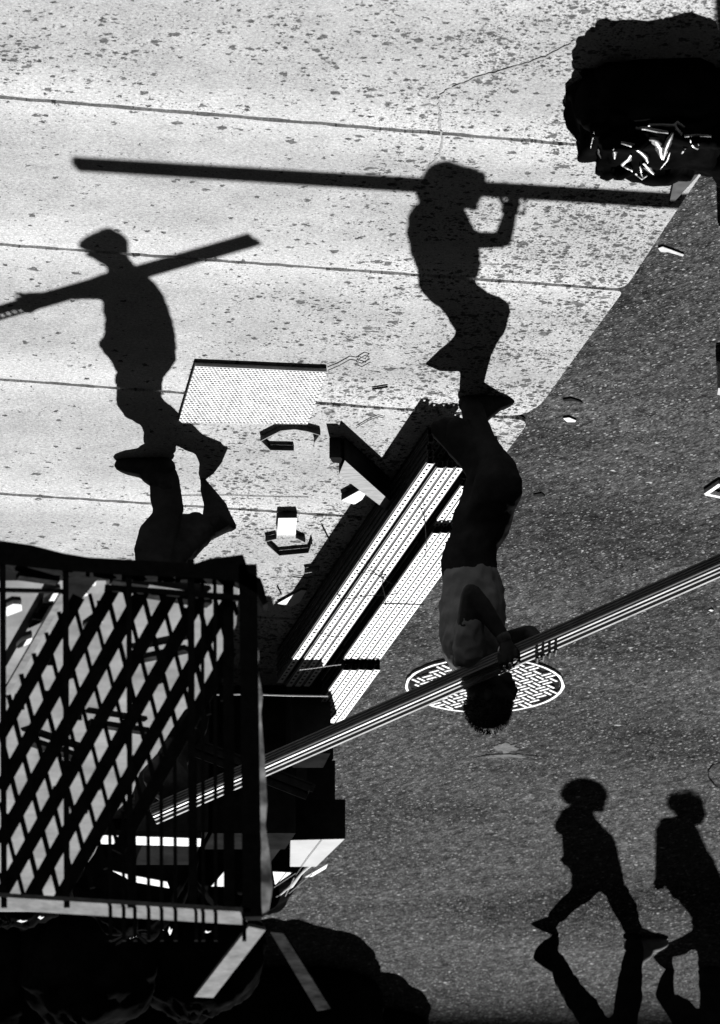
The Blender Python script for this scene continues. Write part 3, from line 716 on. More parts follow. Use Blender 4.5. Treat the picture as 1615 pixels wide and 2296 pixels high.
def prs_di(pairs, k=1.0):
    """(xl,xr,y,Y,depth) sections seen directly"""
    S=[]
    for xl,xr,y,Y,dd in pairs:
        a=at(xl,y,Y); b=at(xr,y,Y); c=(a+b)/2; v=(c-CAM).normalized()
        S.append((c,(b-a)/2*k,Vector((0,1,-.1)).normalized()*dd*k))
    return S
def scaled(S,k): return [(c,u*k,v*k) for c,u,v in S]
def hair_tufts(bm,c,r,n,ln,seed,zmin=-.2,facing=None):
    rr=random.Random(seed)
    for _ in range(n):
        d=Vector((rr.gauss(0,1),rr.gauss(0,1),rr.gauss(0,1))).normalized()
        if d.z<zmin: continue
        p=Vector((c.x+d.x*r[0]*.93,c.y+d.y*r[1]*.93,c.z+d.z*r[2]*.93))
        t=(d+Vector((rr.gauss(0,.45),rr.gauss(0,.45),rr.gauss(0,.45)))).normalized(); l=ln*rr.uniform(.4,1)
        s=t.cross(Vector((rr.gauss(0,1),rr.gauss(0,1),rr.gauss(0,1)))).normalized()*.0045; u=t.cross(s).normalized()*.0045
        b0=[bm.verts.new(p+s),bm.verts.new(p-s*.5+u),bm.verts.new(p-s*.5-u)]; tip=bm.verts.new(p+t*l)
        bm.faces.new(b0); 
        for i in range(3): bm.faces.new((b0[i],b0[(i+1)%3],tip))
def person(label, base, body, parts, vox=.011, group=None, hairparts=()):
    """body: list of builders (lofts/tubes) for the continuous body; parts: name -> (list, material, crumple)"""
    bm=bmesh.new()
    for f in body: f(bm)
    o=build('person',bm,M['skin'],smooth=True); remesh(o,vox,1)
    tag(o,label,'person',group)
    for name,(fs,mt,cr,vx) in parts:
        bm=bmesh.new()
        for f in fs: f(bm)
        c=build(name,bm,M[mt],o,smooth=True); remesh(c,vx,2)
        if cr: crumple(c,cr,.07)
    for name,bm in hairparts: build(name,bm,M['hair'],o)
    return o
def LF(S,k=1.0,dome=.6): return lambda bm: loft(bm,scaled(S,k),14,dome)
def TB(pts,flat=1.0): return lambda bm: tube(bm,pts,10,flat)
def BL(c,r): return lambda bm: ball(bm,c,r,3)

ID=lambda x,y:(x,y)
# ---- worker with the long rails, back to the sun -------------------------------------------------
w_leg=prs_di([(1032,1086,905,23.64,.055),(1035,1092,930,23.62,.055),(1045,1108,975,23.58,.06),(1062,1130,1005,23.52,.065),(1074,1156,1038,23.48,.07),(1062,1172,1076,23.45,.075),(1056,1171,1108,23.47,.08),(1045,1160,1135,23.5,.09),(1030,1153,1160,23.55,.10),(1012,1145,1188,23.6,.11),(1000,1120,1228,23.62,.12)])
cw=conv(807.5,323,.34)
w_leg2=prs_sh([((470,930),(760,930)),((500,1050),(800,1050)),((560,1120),(850,1130)),((630,1235),(865,1240)),((600,1290),(790,1400)),((520,1360),(640,1490))],cw,23.56,0,.07)
w_foot2=prs_sh([((600,1290),(700,1500)),((530,1345),(620,1500)),((480,1395),(530,1498)),((438,1438),(452,1462))],cw,23.56,0,.045)
w_hip=prs_di([(1000,1120,1215,23.62,.13),(988,1113,1255,23.63,.14),(989,1120,1290,23.64,.14)])
w_tor=prs_di([(991,1121,1283,23.64,.14),(990,1131,1326,23.64,.15),(986,1135,1360,23.65,.16),(986,1135,1390,23.65,.17),(988,1130,1425,23.66,.18),(991,1124,1458,23.66,.19),(1003,1117,1488,23.67,.15),(1022,1112,1508,23.67,.09)])
w_neck=prs_di([(1032,1112,1495,23.67,.06),(1040,1118,1530,23.68,.06),(1048,1128,1560,23.69,.06)])
hc=at(1101,1577,23.69)
def A3(x,y,Y): return at(x,y,Y)
near_up=[(A3(1052,1468,23.52),.062),(A3(1052,1400,23.44),.055),(A3(1057,1332,23.38),.045)]
near_fo=[(A3(1057,1330,23.38),.044),(A3(1082,1360,23.39),.043),(A3(1104,1392,23.40),.038),(A3(1126,1424,23.41),.030),(A3(1134,1436,23.41),.027)]
near_palm=[(A3(1134,1436,23.41),.027),(A3(1137,1455,23.405),.034),(A3(1139,1474,23.405),.032)]
far_up=[(A3(1078,1474,23.76),.055),(A3(1130,1440,23.74),.048),(A3(1186,1422,23.70),.042)]
far_fo=[(A3(1188,1421,23.70),.040),(A3(1200,1432,23.64),.036),(A3(1212,1446,23.57),.028)]
far_palm=[(A3(1212,1446,23.57),.030),(A3(1220,1458,23.54),.034)]
body=[LF(w_leg,.9),LF(w_leg2,.9),LF(w_foot2,.85),LF(w_hip,.9),LF(w_tor,.93),LF(w_neck,1),BL(hc,(.098,.078,.118)),
      TB(near_up),TB(near_fo),TB(near_palm,.7),TB(far_up),TB(far_fo),TB(far_palm,.8),
      TB([(A3(1130,1530,23.69),.045),(A3(1138,1518,23.69),.026)]),                       # jaw and chin
      TB([(A3(1146,1560,23.69),.022),(A3(1158,1546,23.69),.012),(A3(1150,1540,23.69),.014)]),   # nose
      BL(A3(1148,1565,23.655),(.018,.018,.014)),BL(A3(1149,1530,23.68),(.016,.026,.008)),      # brow, lips
      BL(A3(1094,1558,23.60),(.018,.010,.032)),BL(A3(1094,1558,23.775),(.018,.010,.032)),      # ears
      TB([(A3(1050,893,23.65),.038),(A3(1095,897,23.66),.036),(A3(1138,894,23.68),.026)])]
for i in range(4):
    body.append(TB([(A3(1119+13*i,1470-4*i,23.395),.0100),(A3(1121+13*i,1488-5*i+(i in(1,2))*3,23.39),.0090),(A3(1124+13*i,1503-6*i+(i in(1,2))*4,23.42),.0085),(A3(1127+13*i,1503-6*i,23.46),.0075)]))
    body.append(TB([(A3(1195+14*i,1452-4*i,23.58),.0100),(A3(1200+14*i,1476-5*i,23.60),.0092),(A3(1204+14*i,1485-6*i+(i%2)*2,23.56),.0088),(A3(1206+14*i,1474-6*i,23.45),.008)]))
body.append(TB([(A3(1150,1450,23.41),.014),(A3(1162,1464,23.42),.012),(A3(1163,1480,23.44),.010)]))
body.append(TB([(A3(1203,1448,23.55),.014),(A3(1196,1438,23.50),.012),(A3(1190,1436,23.47),.010)]))
hb=bmesh.new(); hair_tufts(hb,hc+Vector((.012,0,.012)),(.108,.092,.128),1400,.018,3,-.15)
person('worker in grey shirt with long steel rails on the shoulder, head before the manhole cover',None,body,[
  ('trousers',([LF(w_leg),LF(w_leg2),LF(w_hip)],'trousers',.008,.011)),
  ('shirt',([LF(w_tor),TB([(p,r*1.18) for p,r in near_up[:2]]),TB([(p,r*1.1) for p,r in far_up[:2]])],'shirt',.016,.011)),
  ('shoe',([TB([(A3(1062,945,23.64),.05),(A3(1078,925,23.65),.052),(A3(1105,908,23.66),.045)]),TB([(A3(1052,905,23.65),.052),(A3(1072,905,23.65),.056),(A3(1102,902,23.66),.050),(A3(1130,898,23.67),.042),(A3(1140,896,23.68),.034)])],'shoe',0,.009)),
  ('shoe',([LF(w_foot2,1.0)],'shoe',0,.009)),
  ('hair',([BL(hc+Vector((.012,.002,.018)),(.102,.086,.122))],'hair',.018,.010)),
  ('wrist_watch',([TB([(A3(1127,1427,23.41),.033),(A3(1131,1432,23.41),.033)])],'strap',0,.006))],
  vox=.0070,hairparts=[('hair_tufts',hb)])

M['dim_rail']=mat('dark_steel_side_shade',.1,.8,nodes=mottled(.09,.14,20),spec=.05)  # dark tone on the rail sides stands in for their shade
M['rail_top']=mat('pale_rail_top',.4,.7,nodes=mottled(.3,.55,9),spec=.1)
# ---- rails carried by the worker ----------------------------------------------------------------
pA=Vector((.914,24.097,1.800)); pB=Vector((-2.35,22.87,.72)); dl=(pB-pA)
G3='steel rails on the worker\'s shoulder'
labs=['lowest and darkest steel rail of the shouldered bundle','second steel rail from the bottom of the shouldered bundle','third steel rail from the bottom of the shouldered bundle','topmost steel rail of the shouldered bundle, its edge brightly lit']
for k in range(4):
    o1=Vector((-.006*k,.036*(k-1.5),.006*(k-1.5))); o2=Vector((0,.044*(k-1.5),(k-1.5)*.008))
    a=pA+o1; b=pB+o2; d=(b-a).normalized(); s=Vector((d.y,-d.x,0)).normalized()*(1); upv=s.cross(d)
    if upv.z<0: upv=-upv
    bm=bmesh.new(); wd,hg=(.018,.017,.015,.015)[k],(.045,.030,.020,.018)[k]
    q=lambda p,u,w: p+s*u+upv*w
    bar(bm,a-upv*hg*0+s*0,b,.003,hg,upv) if False else None
    bar(bm,q(a,-wd/2,0),q(b,-wd/2,0),.003,hg,s); bar(bm,q(a,wd/2,0),q(b,wd/2,0),.003,hg*.8,s)
    bar(bm,q(a,0,-hg/2+.0015),q(b,0,-hg/2+.0015),wd-.004,.003,s)
    bar(bm,q(a,-wd/2+.0045,hg/2-.001),q(b,-wd/2+.0045,hg/2-.001),.009,.002,s)
    bar(bm,q(a,wd/2-.003,hg/2-.004),q(b,wd/2-.003,hg/2-.004),.004,.002,s)
    if k==0:
        for wz in (-.014,-.002,.010): bar(bm,q(a,-wd/2,wz)-s*.003,q(b,-wd/2,wz)-s*.003,.006,.0015,s)
    tag(shade_sides(build('steel_rail',bm,M['dim_rail'] if k<1 else M['galv_dull' if k<2 else 'rail_top']),'dim_rail'),labs[k],'steel rail',G3)
c=pA+dl*(.865); bm=bmesh.new(); bar(bm,c+Vector((0,-.03,-.06)),c+Vector((.012,.06,.07)),.012,.003,Vector((1,0,0))); tag(build('strap_band',bm,M['black_iron']),'dark band binding the rail bundle near the right frame edge','band')

# ---- carrier with the cap -----------------------------------------------------------------------
cA=conv(0,452.3,.4)
Yl=24.42
l_tor=prs_sh([((650,950),(945,950)),((600,870),(990,885)),((548,805),(992,840)),((552,790),(990,790)),((580,740),(985,735)),((585,690),(972,680)),((580,600),(950,600)),((566,530),(920,525)),((575,470),(880,470)),((590,425),(838,425)),((600,400),(780,385))],cA,Yl,0,.15)
l_neck=prs_sh([((600,400),(780,385)),((598,360),(755,350)),((570,345),(735,320))],cA,Yl,0,.07)
l_head=prs_sh([((575,350),(700,345)),((535,330),(720,322)),((500,300),(724,295)),((490,275),(726,265)),((480,240),(722,230)),((490,200),(705,195)),((540,170),(660,170))],cA,Yl,0,.08)
l_cap=prs_sh([((480,275),(700,262)),((433,250),(728,245)),((438,225),(726,222)),((470,198),(712,200)),((520,170),(680,172)),((570,155),(640,156))],cA,Yl,0,.095)
l_arm=prs_sh([((640,380),(640,560)),((560,412),(560,548)),((480,440),(480,548)),((400,465),(400,546)),((340,480),(345,550)),((280,497),(285,568)),((225,505),(232,588))],cA,Yl,0,.045)
l_hand=prs_sh([((225,505),(230,590)),((190,505),(190,620)),((150,505),(155,618))],cA,Yl,0,.025)
l_leg=prs_sh([((644,960),(880,960)),((646,1060),(870,1080)),((650,1130),(890,1130)),((700,1205),(910,1190)),((790,1250),(960,1255)),((805,1300),(985,1300)),((806,1370),(988,1370)),((822,1400),(985,1400),24.38)],cA,24.40,0,.08)
cB=conv(0,839.8,.5)
l_leg2=prs_sh([((530,10),(735,10),24.42),((560,100),(725,100),24.43),((620,190),(745,170),24.45),((670,262),(748,205),24.48),((740,300),(800,245),24.52),((800,325),(845,275),24.55),((858,348),(885,293),24.58)],cB,24.45,0,.065)
l_foot2=prs_sh([((885,293),(858,350),24.58),((1028,322),(872,352),24.59),((1000,385),(892,395),24.60),((955,440),(896,440),24.61),((918,476),(896,474),24.62)],cB,24.6,0,.04)
def l_sh(k): return TB([(Vector((.885,24.36,.04)),.052*k),(Vector((.93,24.365,.042)),.056*k),(Vector((.98,24.37,.036)),.052*k),(Vector((1.05,24.37,.028)),.044*k),(Vector((1.085,24.37,.022)),.034*k)])
l_in=TB([(Vector((.875,24.38,.15)),.05),(Vector((.90,24.375,.10)),.052),(Vector((.96,24.37,.065)),.046)])
body=[LF(l_tor,.92),LF(l_neck),LF(l_head),LF(l_arm,.97),LF(l_hand,1),LF(l_leg,.9),LF(l_leg2,.9),LF(l_foot2,.85),l_sh(.85)]
for i in range(4):
    ys=(520,545,572,600)[i]
    body.append(TB([(sh(*cA(160,ys+8),Yl-.02+0*i),.013),(sh(*cA(120,ys-4),Yl-.03),.0115),(sh(*cA(84,ys-8+i*4),Yl-.02),.010),(sh(*cA(80,ys+6+i*4),Yl+.015),.009)]))
body.append(TB([(sh(*cA(200,590),Yl),.015),(sh(*cA(165,618),Yl+.01),.012),(sh(*cA(130,612),Yl+.02),.010)]))
body.append(TB([(sh(*cA(520,300),Yl),.018),(sh(*cA(484,296),Yl),.010)]))
person('carrier at the left, only striding dark legs visible above the railing, shadow wearing a cap',None,body,[
  ('jacket',([LF(l_tor),LF(l_arm[:5],1.03)],'dark_shirt',.012,.011)),
  ('trousers',([LF(l_leg),LF(l_leg2),TB([(at(462,1186,24.55),.058),(at(428,1212,24.52),.07),(at(390,1245,24.48),.08),(at(350,1290,24.44),.085)])],'trousers',.010,.011)),
  ('shoe',([l_sh(1),l_in],'shoe',0,.009)),('shoe',([LF(l_foot2),TB([(at(455,1188,24.56),.062),(at(492,1172,24.57),.064),(at(486,1140,24.59),.052),(at(468,1108,24.61),.036),(at(460,1096,24.61),.026)]),TB([(at(470,1178,24.56),.062),(at(452,1190,24.55),.06)])],'shoe',0,.009)),
  ('cap',([LF(l_cap)],'cap',.006,.009))],vox=.010)
# his shouldered channel
sa=sh(570,536,24.44); sb=sh(-60,718,24.44)
bm=bmesh.new(); d=(sb-sa).normalized(); s=Vector((0,1,0)); upv=s.cross(d); upv=upv if upv.z>0 else -upv
hgt=.078
for w,hh in ((hgt/2-.012,.034),):
    bar(bm,sa+upv*w,sb+upv*w,.004,hh,s)
bar(bm,sa+upv*(.004)+s*.0,sb+upv*.004,.034,.012,s)
bar(bm,sa-upv*(hgt/2-.004),sb-upv*(hgt/2-.004),.014,.010,s)
nseg=46; Ls=(sb-sa).length
for i in range(nseg+1):
    t_=i/nseg; c=sa.lerp(sb,t_)
    if t_<.75: 
        if i%1==0: bar(bm,c+upv*0,c-upv*(hgt/2),.004,Ls/nseg*1.01,s)
    else: bar(bm,c+upv*0,c-upv*(hgt/2),.004,Ls/nseg*.5,s)
tag(build('shouldered_channel',bm,M['black_iron']),'slotted dark channel over the shoulder of the carrier in the cap','steel channel')

# ---- two passers-by at the lower right ----------------------------------------------------------
cE=conv(1098.2,1679.6,.32)
g=-.15; Ya=31.95
a_tor=prs_sh([((572,955),(955,950),Ya,.08),((568,930),(944,920),Ya,.1),((572,880),(936,870)),((553,835),(930,830)),((492,785),(918,785)),((490,772),(912,770)),((525,730),(905,735)),((558,680),(892,685)),((552,645),(886,645)),((520,620),(865,610)),((462,580),(825,570)),((448,543),(790,535)),((470,490),(745,485)),((505,430),(725,440)),((565,398),(715,400))],cE,Ya,g,.15)
a_neck=prs_sh([((585,440),(735,455)),((590,395),(735,400)),((585,370),(740,370))],cE,Ya,g,.07)
a_head=prs_sh([((585,400),(740,400)),((560,370),(760,370)),((545,330),(770,330)),((550,280),(770,280)),((590,240),(730,240))],cE,Ya,g,.08)
a_hair=prs_sh([((735,430),(800,425)),((600,385),(806,395)),((545,370),(808,365)),((512,330),(812,335)),((508,300),(812,300)),((522,265),(800,268)),((555,235),(765,240)),((600,218),(710,220))],cE,Ya,g,.12)
a_leg1=prs_sh([((572,960),(790,985)),((560,995),(762,1000)),((500,1052),(715,1052)),((440,1112),(620,1115)),((415,1150),(560,1160)),((405,1178),(500,1218))],cE,Ya,g,.08)
a_foot1=prs_sh([((402,1178),(492,1220),Ya),((345,1196),(470,1250),Ya),((310,1210),(400,1290),Ya+.0),((300,1218),(350,1265),Ya)],cE,Ya,g,.045)
a_toe1=prs_sh([((345,1215),(380,1270),Ya),((420,1215),(420,1295),Ya),((470,1255),(455,1310),Ya),((486,1296),(470,1312),Ya+.02)],cE,Ya,g,.04)
a_leg2=prs_sh([((740,960),(960,960)),((770,995),(975,990)),((812,1030),(1005,1045)),((835,1080),(1030,1080)),((865,1140),(1038,1140)),((900,1200),(1048,1200)),((942,1262),(1066,1240)),((948,1300),(1075,1262))],cE,Ya+.02,g,.08)
fx=gp(*cE(960,1340),g)
def pal(k): 
    b=gp(*cE(985,1336),g); t=gp(*cE(1235,1334),g); d=(t-b)
    return TB([(b+d*.06+Vector((0,0,.040)),.056*k),(b+d*.25+Vector((0,0,.042)),.058*k),(b+d*.5+Vector((0,0,.036)),.052*k),(b+d*.8+Vector((0,0,.028)),.044*k),(b+d*.93+Vector((0,0,.022)),.034*k)])
body=[LF(a_tor,.92),LF(a_neck),LF(a_head),LF(a_leg1,.9),LF(a_leg2,.9),LF(a_foot1,.85),LF(a_toe1,.85),pal(.85)]
# bent arm tucked in front of the chest with its hand
body+= [TB([(sh(*cE(560,470),Ya-.2,g),.05),(sh(*cE(560,640),Ya-.22,g),.045),(sh(*cE(560,770),Ya-.24,g),.035)])]
for i in range(4): body.append(TB([(sh(*cE(560,780+12*i),Ya-.24,g),.012),(sh(*cE(530,776+10*i),Ya-.25,g),.010),(sh(*cE(515,782+8*i),Ya-.23,g),.008)]))
ahc=(a_hair[3][0]+a_hair[4][0])/2
hb=bmesh.new(); hair_tufts(hb,ahc,(.122,.12,.135),1500,.032,5,-.7)
person('passer-by in pale suede shoe with bushy-haired shadow, the left of two at lower right',None,body,[
  ('jacket',([LF(a_tor)],'dark_shirt',.010,.013)),
  ('trousers',([LF(a_leg1),LF(a_leg2)],'trousers',.012,.012)),
  ('shoe',([pal(1),TB([(fx+Vector((-.03,0,.16)),.052),(fx+Vector((-.05,0,.11)),.055),(fx+Vector((-.11,0,.07)),.05)])],'pale_shoe',0,.009)),
  ('shoe',([LF(a_foot1),LF(a_toe1)],'shoe',0,.009)),
  ('hair',([LF(a_hair)],'hair',.02,.012))],vox=.011,hairparts=[('hair_tufts',hb)])
Yb=32.62
b_tor=prs_sh([((1290,1050),(1690,1050),Yb,.08),((1240,985),(1670,985)),((1215,930),(1640,930)),((1190,850),(1607,850)),((1185,800),(1588,800)),((1180,750),(1560,750)),((1175,650),(1502,650)),((1168,590),(1480,590)),((1172,550),(1462,550)),((1185,505),(1440,515)),((1210,482),(1425,490)),((1290,475),(1400,480))],cE,Yb,g,.15)
b_neck=prs_sh([((1320,500),(1430,520)),((1300,460),(1450,470))],cE,Yb,g,.07)
b_head=prs_sh([((1320,505),(1440,520)),((1300,460),(1480,470)),((1275,420),(1490,430)),((1265,370),(1480,380)),((1290,335),(1440,340))],cE,Yb,g,.08)
b_hair=prs_sh([((1400,515),(1500,518)),((1300,465),(1524,465)),((1275,430),(1518,430)),((1250,395),(1508,395)),((1238,350),(1488,355)),((1255,325),(1455,330)),((1320,316),(1420,318))],cE,Yb,g,.11)
b_leg1=prs_sh([((1300,1040),(1690,1040)),((1350,1100),(1680,1100)),((1408,1165),(1670,1165)),((1418,1240),(1660,1240)),((1440,1320),(1658,1320)),((1452,1420),(1648,1420)),((1462,1520),(1645,1520)),((1467,1575),(1640,1575))],cE,Yb,g,.085)
b_leg2=prs_sh([((1400,1150),(1600,1250)),((1425,1240),(1500,1390)),((1412,1278),(1448,1398)),((1335,1322),(1362,1440)),((1255,1358),(1290,1455))],cE,Yb,g,.07)
b_foot2=prs_sh([((1255,1358),(1290,1455),Yb),((1142,1458),(1285,1460),Yb),((1185,1512),(1283,1500),Yb),((1240,1550),(1290,1530),Yb),((1278,1566),(1300,1560),Yb)],cE,Yb,g,.045)
def shoeb(k):
    b=gp(*cE(1480,1592),g); t=gp(*cE(1760,1592),g); d=t-b
    return TB([(b+Vector((-.03,0,.05)),.05*k),(b+d*.3+Vector((0,0,.052)),.052*k),(b+d*.6+Vector((0,0,.045)),.042*k),(b+d*.95+Vector((0,0,.03)),.026*k)])
body=[LF(b_tor,.92),LF(b_neck),LF(b_head),LF(b_leg1,.9),LF(b_leg2,.9),LF(b_foot2,.85),shoeb(.85),
      TB([(sh(*cE(1215,560),Yb-.1,g),.045),(sh(*cE(1205,760),Yb-.12,g),.038),(sh(*cE(1195,905),Yb-.12,g),.030),(sh(*cE(1185,935),Yb-.12,g),.034)]),
      TB([(sh(*cE(1165,925),Yb-.12,g),.014),(sh(*cE(1155,945),Yb-.12,g),.011),(sh(*cE(1160,975),Yb-.12,g),.009)])]
for i in range(4): body.append(TB([(sh(*cE(1175+13*i,940),Yb-.12,g),.012),(sh(*cE(1172+14*i,968-3*i),Yb-.12,g),.011),(sh(*cE(1174+15*i,988-4*i),Yb-.12,g),.009)]))
bhc=(b_hair[3][0]+b_hair[4][0])/2
hb=bmesh.new(); hair_tufts(hb,bhc,(.104,.11,.115),700,.02,6,-.5)
person('passer-by cut by the right frame edge, shadow with smooth hair and open hanging hand',None,body,[
  ('jacket',([LF(b_tor)],'dark_shirt',.010,.013)),
  ('trousers',([LF(b_leg1),LF(b_leg2)],'trousers',.012,.012)),
  ('shoe',([shoeb(1)],'shoe',0,.009)),('shoe',([LF(b_foot2)],'shoe',0,.009)),
  ('hair',([LF(b_hair)],'hair',.012,.012))],vox=.011,hairparts=[('hair_tufts',hb)])

# ================================================================== fire escape hanging nearer the camera, out of focus
YF=18.0
fe=thing('fire_escape','black iron fire escape railing with thin slats and built shadow bands, out of focus at the lower left','fire escape',(1.2,YF,2.9))
def fpoly(name,pts,Y0,Y1,mt='black_iron'):
    A=[at(x,y,Y0) for x,y in pts]; dY=Vector((0,Y1-Y0,0)); bm=bmesh.new()
    lo=[bm.verts.new(p) for p in A]; hi=[bm.verts.new(p+dY) for p in A]; n=len(A)
    bm.faces.new(lo); bm.faces.new(hi[::-1])
    for i in range(n): bm.faces.new((lo[i],lo[(i+1)%n],hi[(i+1)%n],hi[i]))
    return build(name,bm,M[mt],fe)
fpoly('floor_edge',[(-60,1204),(0,1212),(70,1222),(140,1240),(200,1250),(310,1256),(410,1262),(440,1263),(470,1252),(500,1249),(545,1243),(552,1262),(556,1283),(585,1297),(593,1320),(600,1352),(590,1358),(575,1330),(545,1312),(520,1302),(420,1295),(290,1290),(145,1280),(0,1265),(-60,1258)],YF,YF+.05)
def fbar(name,p,q,w,Y=YF,t=.012,mt='black_iron'):
    a=at(*p,Y); b=at(*q,Y); d=(b-a).normalized(); bm=bmesh.new(); bar(bm,a,b,w/667.0,t,d.cross(Vector((0,1,0)))); return build(name,bm,M[mt],fe)
for x,w in ((6,13),(147,13),(289,12),(428,15)): fbar('upright',(x,1255),(x+3,2035),w,YF+.01)
fbar('corner_post',(556,1270),(566,2060),40,YF+.02,.04)
fbar('corner_post',(512,1290),(514,2040),24,YF+.05,.02)
for x in (246,276,301,332,361,392): fbar('baluster',(x,1690 if x>340 else 1820),(x+2,2110),8,YF+.03)
for x in (454,482): fbar('baluster',(x,1290),(x+2,2110),8,YF+.03)
fbar('baluster',(438,1700),(440,2110),7,YF+.03); fbar('baluster',(546,1500),(548,2110),9,YF+.06)
fbar('cross_rail',(-40,1322),(150,1326),8,YF+.02); fbar('cross_rail',(235,1318),(545,1342),14,YF+.02)
# thin slats and built shadow bands clipped to their panel
REG=[(148,1345),(240,1322),(545,1335),(520,1420),(512,1560),(430,1640),(310,1840),(185,2025),(0,2018),(0,1590)]
def clip(p,d):
    ts=[]; n=len(REG)
    for i in range(n):
        a=Vector((*REG[i],0)); b=Vector((*REG[(i+1)%n],0)); e=b-a; den=d.x*e.y-d.y*e.x
        if abs(den)<1e-6: continue
        w=a-p; t=(w.x*e.y-w.y*e.x)/den; u=(w.x*d.y-w.y*d.x)/den
        if 0<=u<=1: ts.append(t)
    return (min(ts),max(ts)) if len(ts)>1 else None
c0=Vector((212.4,1455.4,0)); A_=Vector((27.6,-48.7,0)); B_=Vector((48.7,34.8,0)); D_=Vector((21,83.5,0))
for k in range(-12,14):
    p=c0+B_*(k+.5); d=A_.normalized(); r=clip(p,d)
    if r and r[1]-r[0]>25: a=p+d*r[0]; b=p+d*r[1]; fbar('shadow_band',(a.x,a.y),(b.x,b.y),29+random.uniform(-3,4),YF+.085,.006)  # dark bars built in place of the railing's cast shadow bands
for k in range(-22,22):
    p=c0+A_*(k+.5); d=D_.normalized(); r=clip(p,d)
    if r and r[1]-r[0]>25: a=p+d*r[0]; b=p+d*r[1]; fbar('thin_slat',(a.x,a.y),(b.x,b.y),9.5+random.uniform(-1,2),YF+.10,.006)
rb=random.Random(5)
for k in range(46):
    p=c0+A_*(rb.randint(-8,7)+.5)+B_*(rb.randint(-3,4)+.5)+Vector((rb.uniform(-9,9),rb.uniform(-12,12),0))
    if not (10<p.x<500 and 1350<p.y<2010 and p.x<540-(p.y-1350)*.55): continue
    l=rb.uniform(6,15); fbar('lattice_clip',(p.x-l,p.y+rb.uniform(-5,5)),(p.x+l,p.y+rb.uniform(-5,5)),rb.uniform(9,20),YF+.12,.004)
# top rail: a flat board in the sun
def fflat(name,pts,z,th=.012,mt='pale_paint'):
    P_=[gp(x,y,z) for x,y in pts]; bm=bmesh.new(); prism(bm,P_,z-th,z); return build(name,bm,M[mt],fe)
zr=at(300,2028,YF).z
z1=at(0,2012,YF).z; z2=at(575,2048,YF).z
bm=bmesh.new(); a=at(-60,2008,YF); b=at(562,2046,YF); d=Vector((0,.135,0))
vs=[bm.verts.new(v) for v in (a,b,b+d+Vector((.02,0,0)),a+d)]; f=bm.faces.new(vs); r=bmesh.ops.extrude_face_region(bm,geom=[f])
for v in r['geom']:
    if isinstance(v,bmesh.types.BMVert): v.co+=Vector((0,0,-.015))
build('top_rail',bm,M['pale_paint'],fe)
fflat('bracing_board',[(558,2078),(596,2086),(478,2238),(436,2236)],4.22)
fflat('bracing_board',[(606,2090),(636,2094),(742,2262),(712,2268)],4.22,mt='dim_board')
fflat('sloping_board',[(136,1330),(148,1338),(22,1556),(10,1548)],3.05)
bm=bmesh.new(); A_l=[(568,1430),(575,1428),(582,1470),(578,1500),(590,1560),(586,1600),(594,1700),(600,1800),(596,1850),(606,1920),(612,1990),(604,2040),(588,2050),(582,1980),(586,1900),(580,1800),(576,1650),(571,1520)]
P_=[at(x,y,YF+.2) for x,y in A_l]; lo=[bm.verts.new(p) for p in P_]; hi=[bm.verts.new(p+Vector((0,.002,0))) for p in P_]; n=len(P_)
bm.faces.new(lo); bm.faces.new(hi[::-1])
for i in range(n): bm.faces.new((lo[i],lo[(i+1)%n],hi[(i+1)%n],hi[i]))
tag(build('lit_bar_strip',bm,M['film']),'ragged translucent strip standing in for the lit bar along the corner post of the railing','added strip')  # translucent strip added to show as a sunlit bar
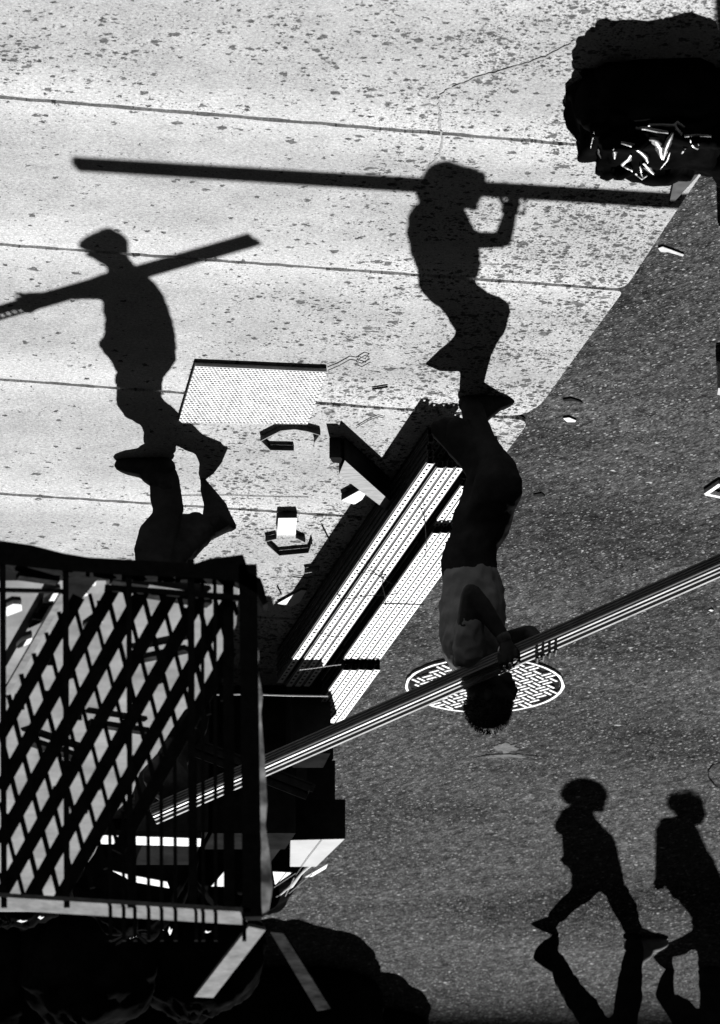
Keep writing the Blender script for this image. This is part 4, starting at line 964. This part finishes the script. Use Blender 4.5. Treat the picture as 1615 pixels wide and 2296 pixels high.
# deck and hangers running back to the side building keep it up
ZD=2.98
dk=[gp(x,y,ZD) for x,y in ((536,1302),(530,1400),(502,1470),(484,1540),(414,1592),(382,1640),(352,1690),(313,1733),(296,1783),(250,1832),(212,1914),(180,1962),(150,2006),(120,2045))]
bm=bmesh.new(); prism(bm,[Vector((5.6,dk[0].y,0))]+dk+[Vector((7.0,dk[-1].y,0))],ZD-.05,ZD); build('deck',bm,M['deck'],fe)
rb=random.Random(9)
for k,(x0,y0,x1,y1,w_) in enumerate(((40,1290,130,1302,10),(250,1300,330,1312,9),(330,1330,470,1352,12),(60,1660,180,1700,10),(300,1480,420,1455,9),(200,1620,330,1640,8))):
    a=gp(x0,y0,ZD+.03); b=gp(x1,y1,ZD+.03); bm=bmesh.new(); bar(bm,a,b,w_/240,.02); build('batten',bm,M['dim_board'],fe)
# scraps lying on the slabs behind the lattice
Z6=conv(0,1227.4,.24)
SC=[([(60,560),(120,530),(200,535),(205,590),(60,645)],'white paper scrap on the pale deck at the left frame edge'),
    ([(410,470),(480,425),(565,415),(560,480),(500,530),(400,550)],'largest white paper scrap behind the railing, beside the sloping board'),
    ([(150,930),(200,880),(300,845),(300,890),(170,945)],'crumpled white scrap low beside the sloping board'),
    ([(780,330),(830,305),(900,320),(890,360),(800,355)],'small white scrap just under the dark floor edge, second upright'),
    ([(710,460),(740,430),(820,430),(820,450),(715,478)],'small white scrap under the floor edge, left of the slats and shadow bands'),
    ([(990,360),(1040,340),(1080,350),(1150,320),(1160,345),(1060,375),(1000,380)],'crumpled white strip under the floor edge by the third upright'),
    ([(780,760),(860,700),(960,665),(960,700),(880,760),(780,790)],'pale bent scrap seen through the upper lattice')]
for poly,lab in SC:
    pts=[gp(*Z6(*q),ZD+.018) for q in poly]; bm=bmesh.new(); prism(bm,pts,ZD+.002,ZD+.018); tag(build('paper_scrap',bm,M['paper']),lab,'paper')
for poly,lab in (([(385,555),(505,548),(385,705),(265,760)],'short dark board on the deck beside the sloping board'),([(640,280),(960,240),(700,560),(640,560)],'dark board on the deck just under the floor edge of the fire escape')):
    pts=[gp(*Z6(*q),ZD+.03) for q in poly]; bm=bmesh.new(); prism(bm,pts,ZD+.002,ZD+.03); tag(build('dark_board',bm,M['dark_crate']),lab,'board')
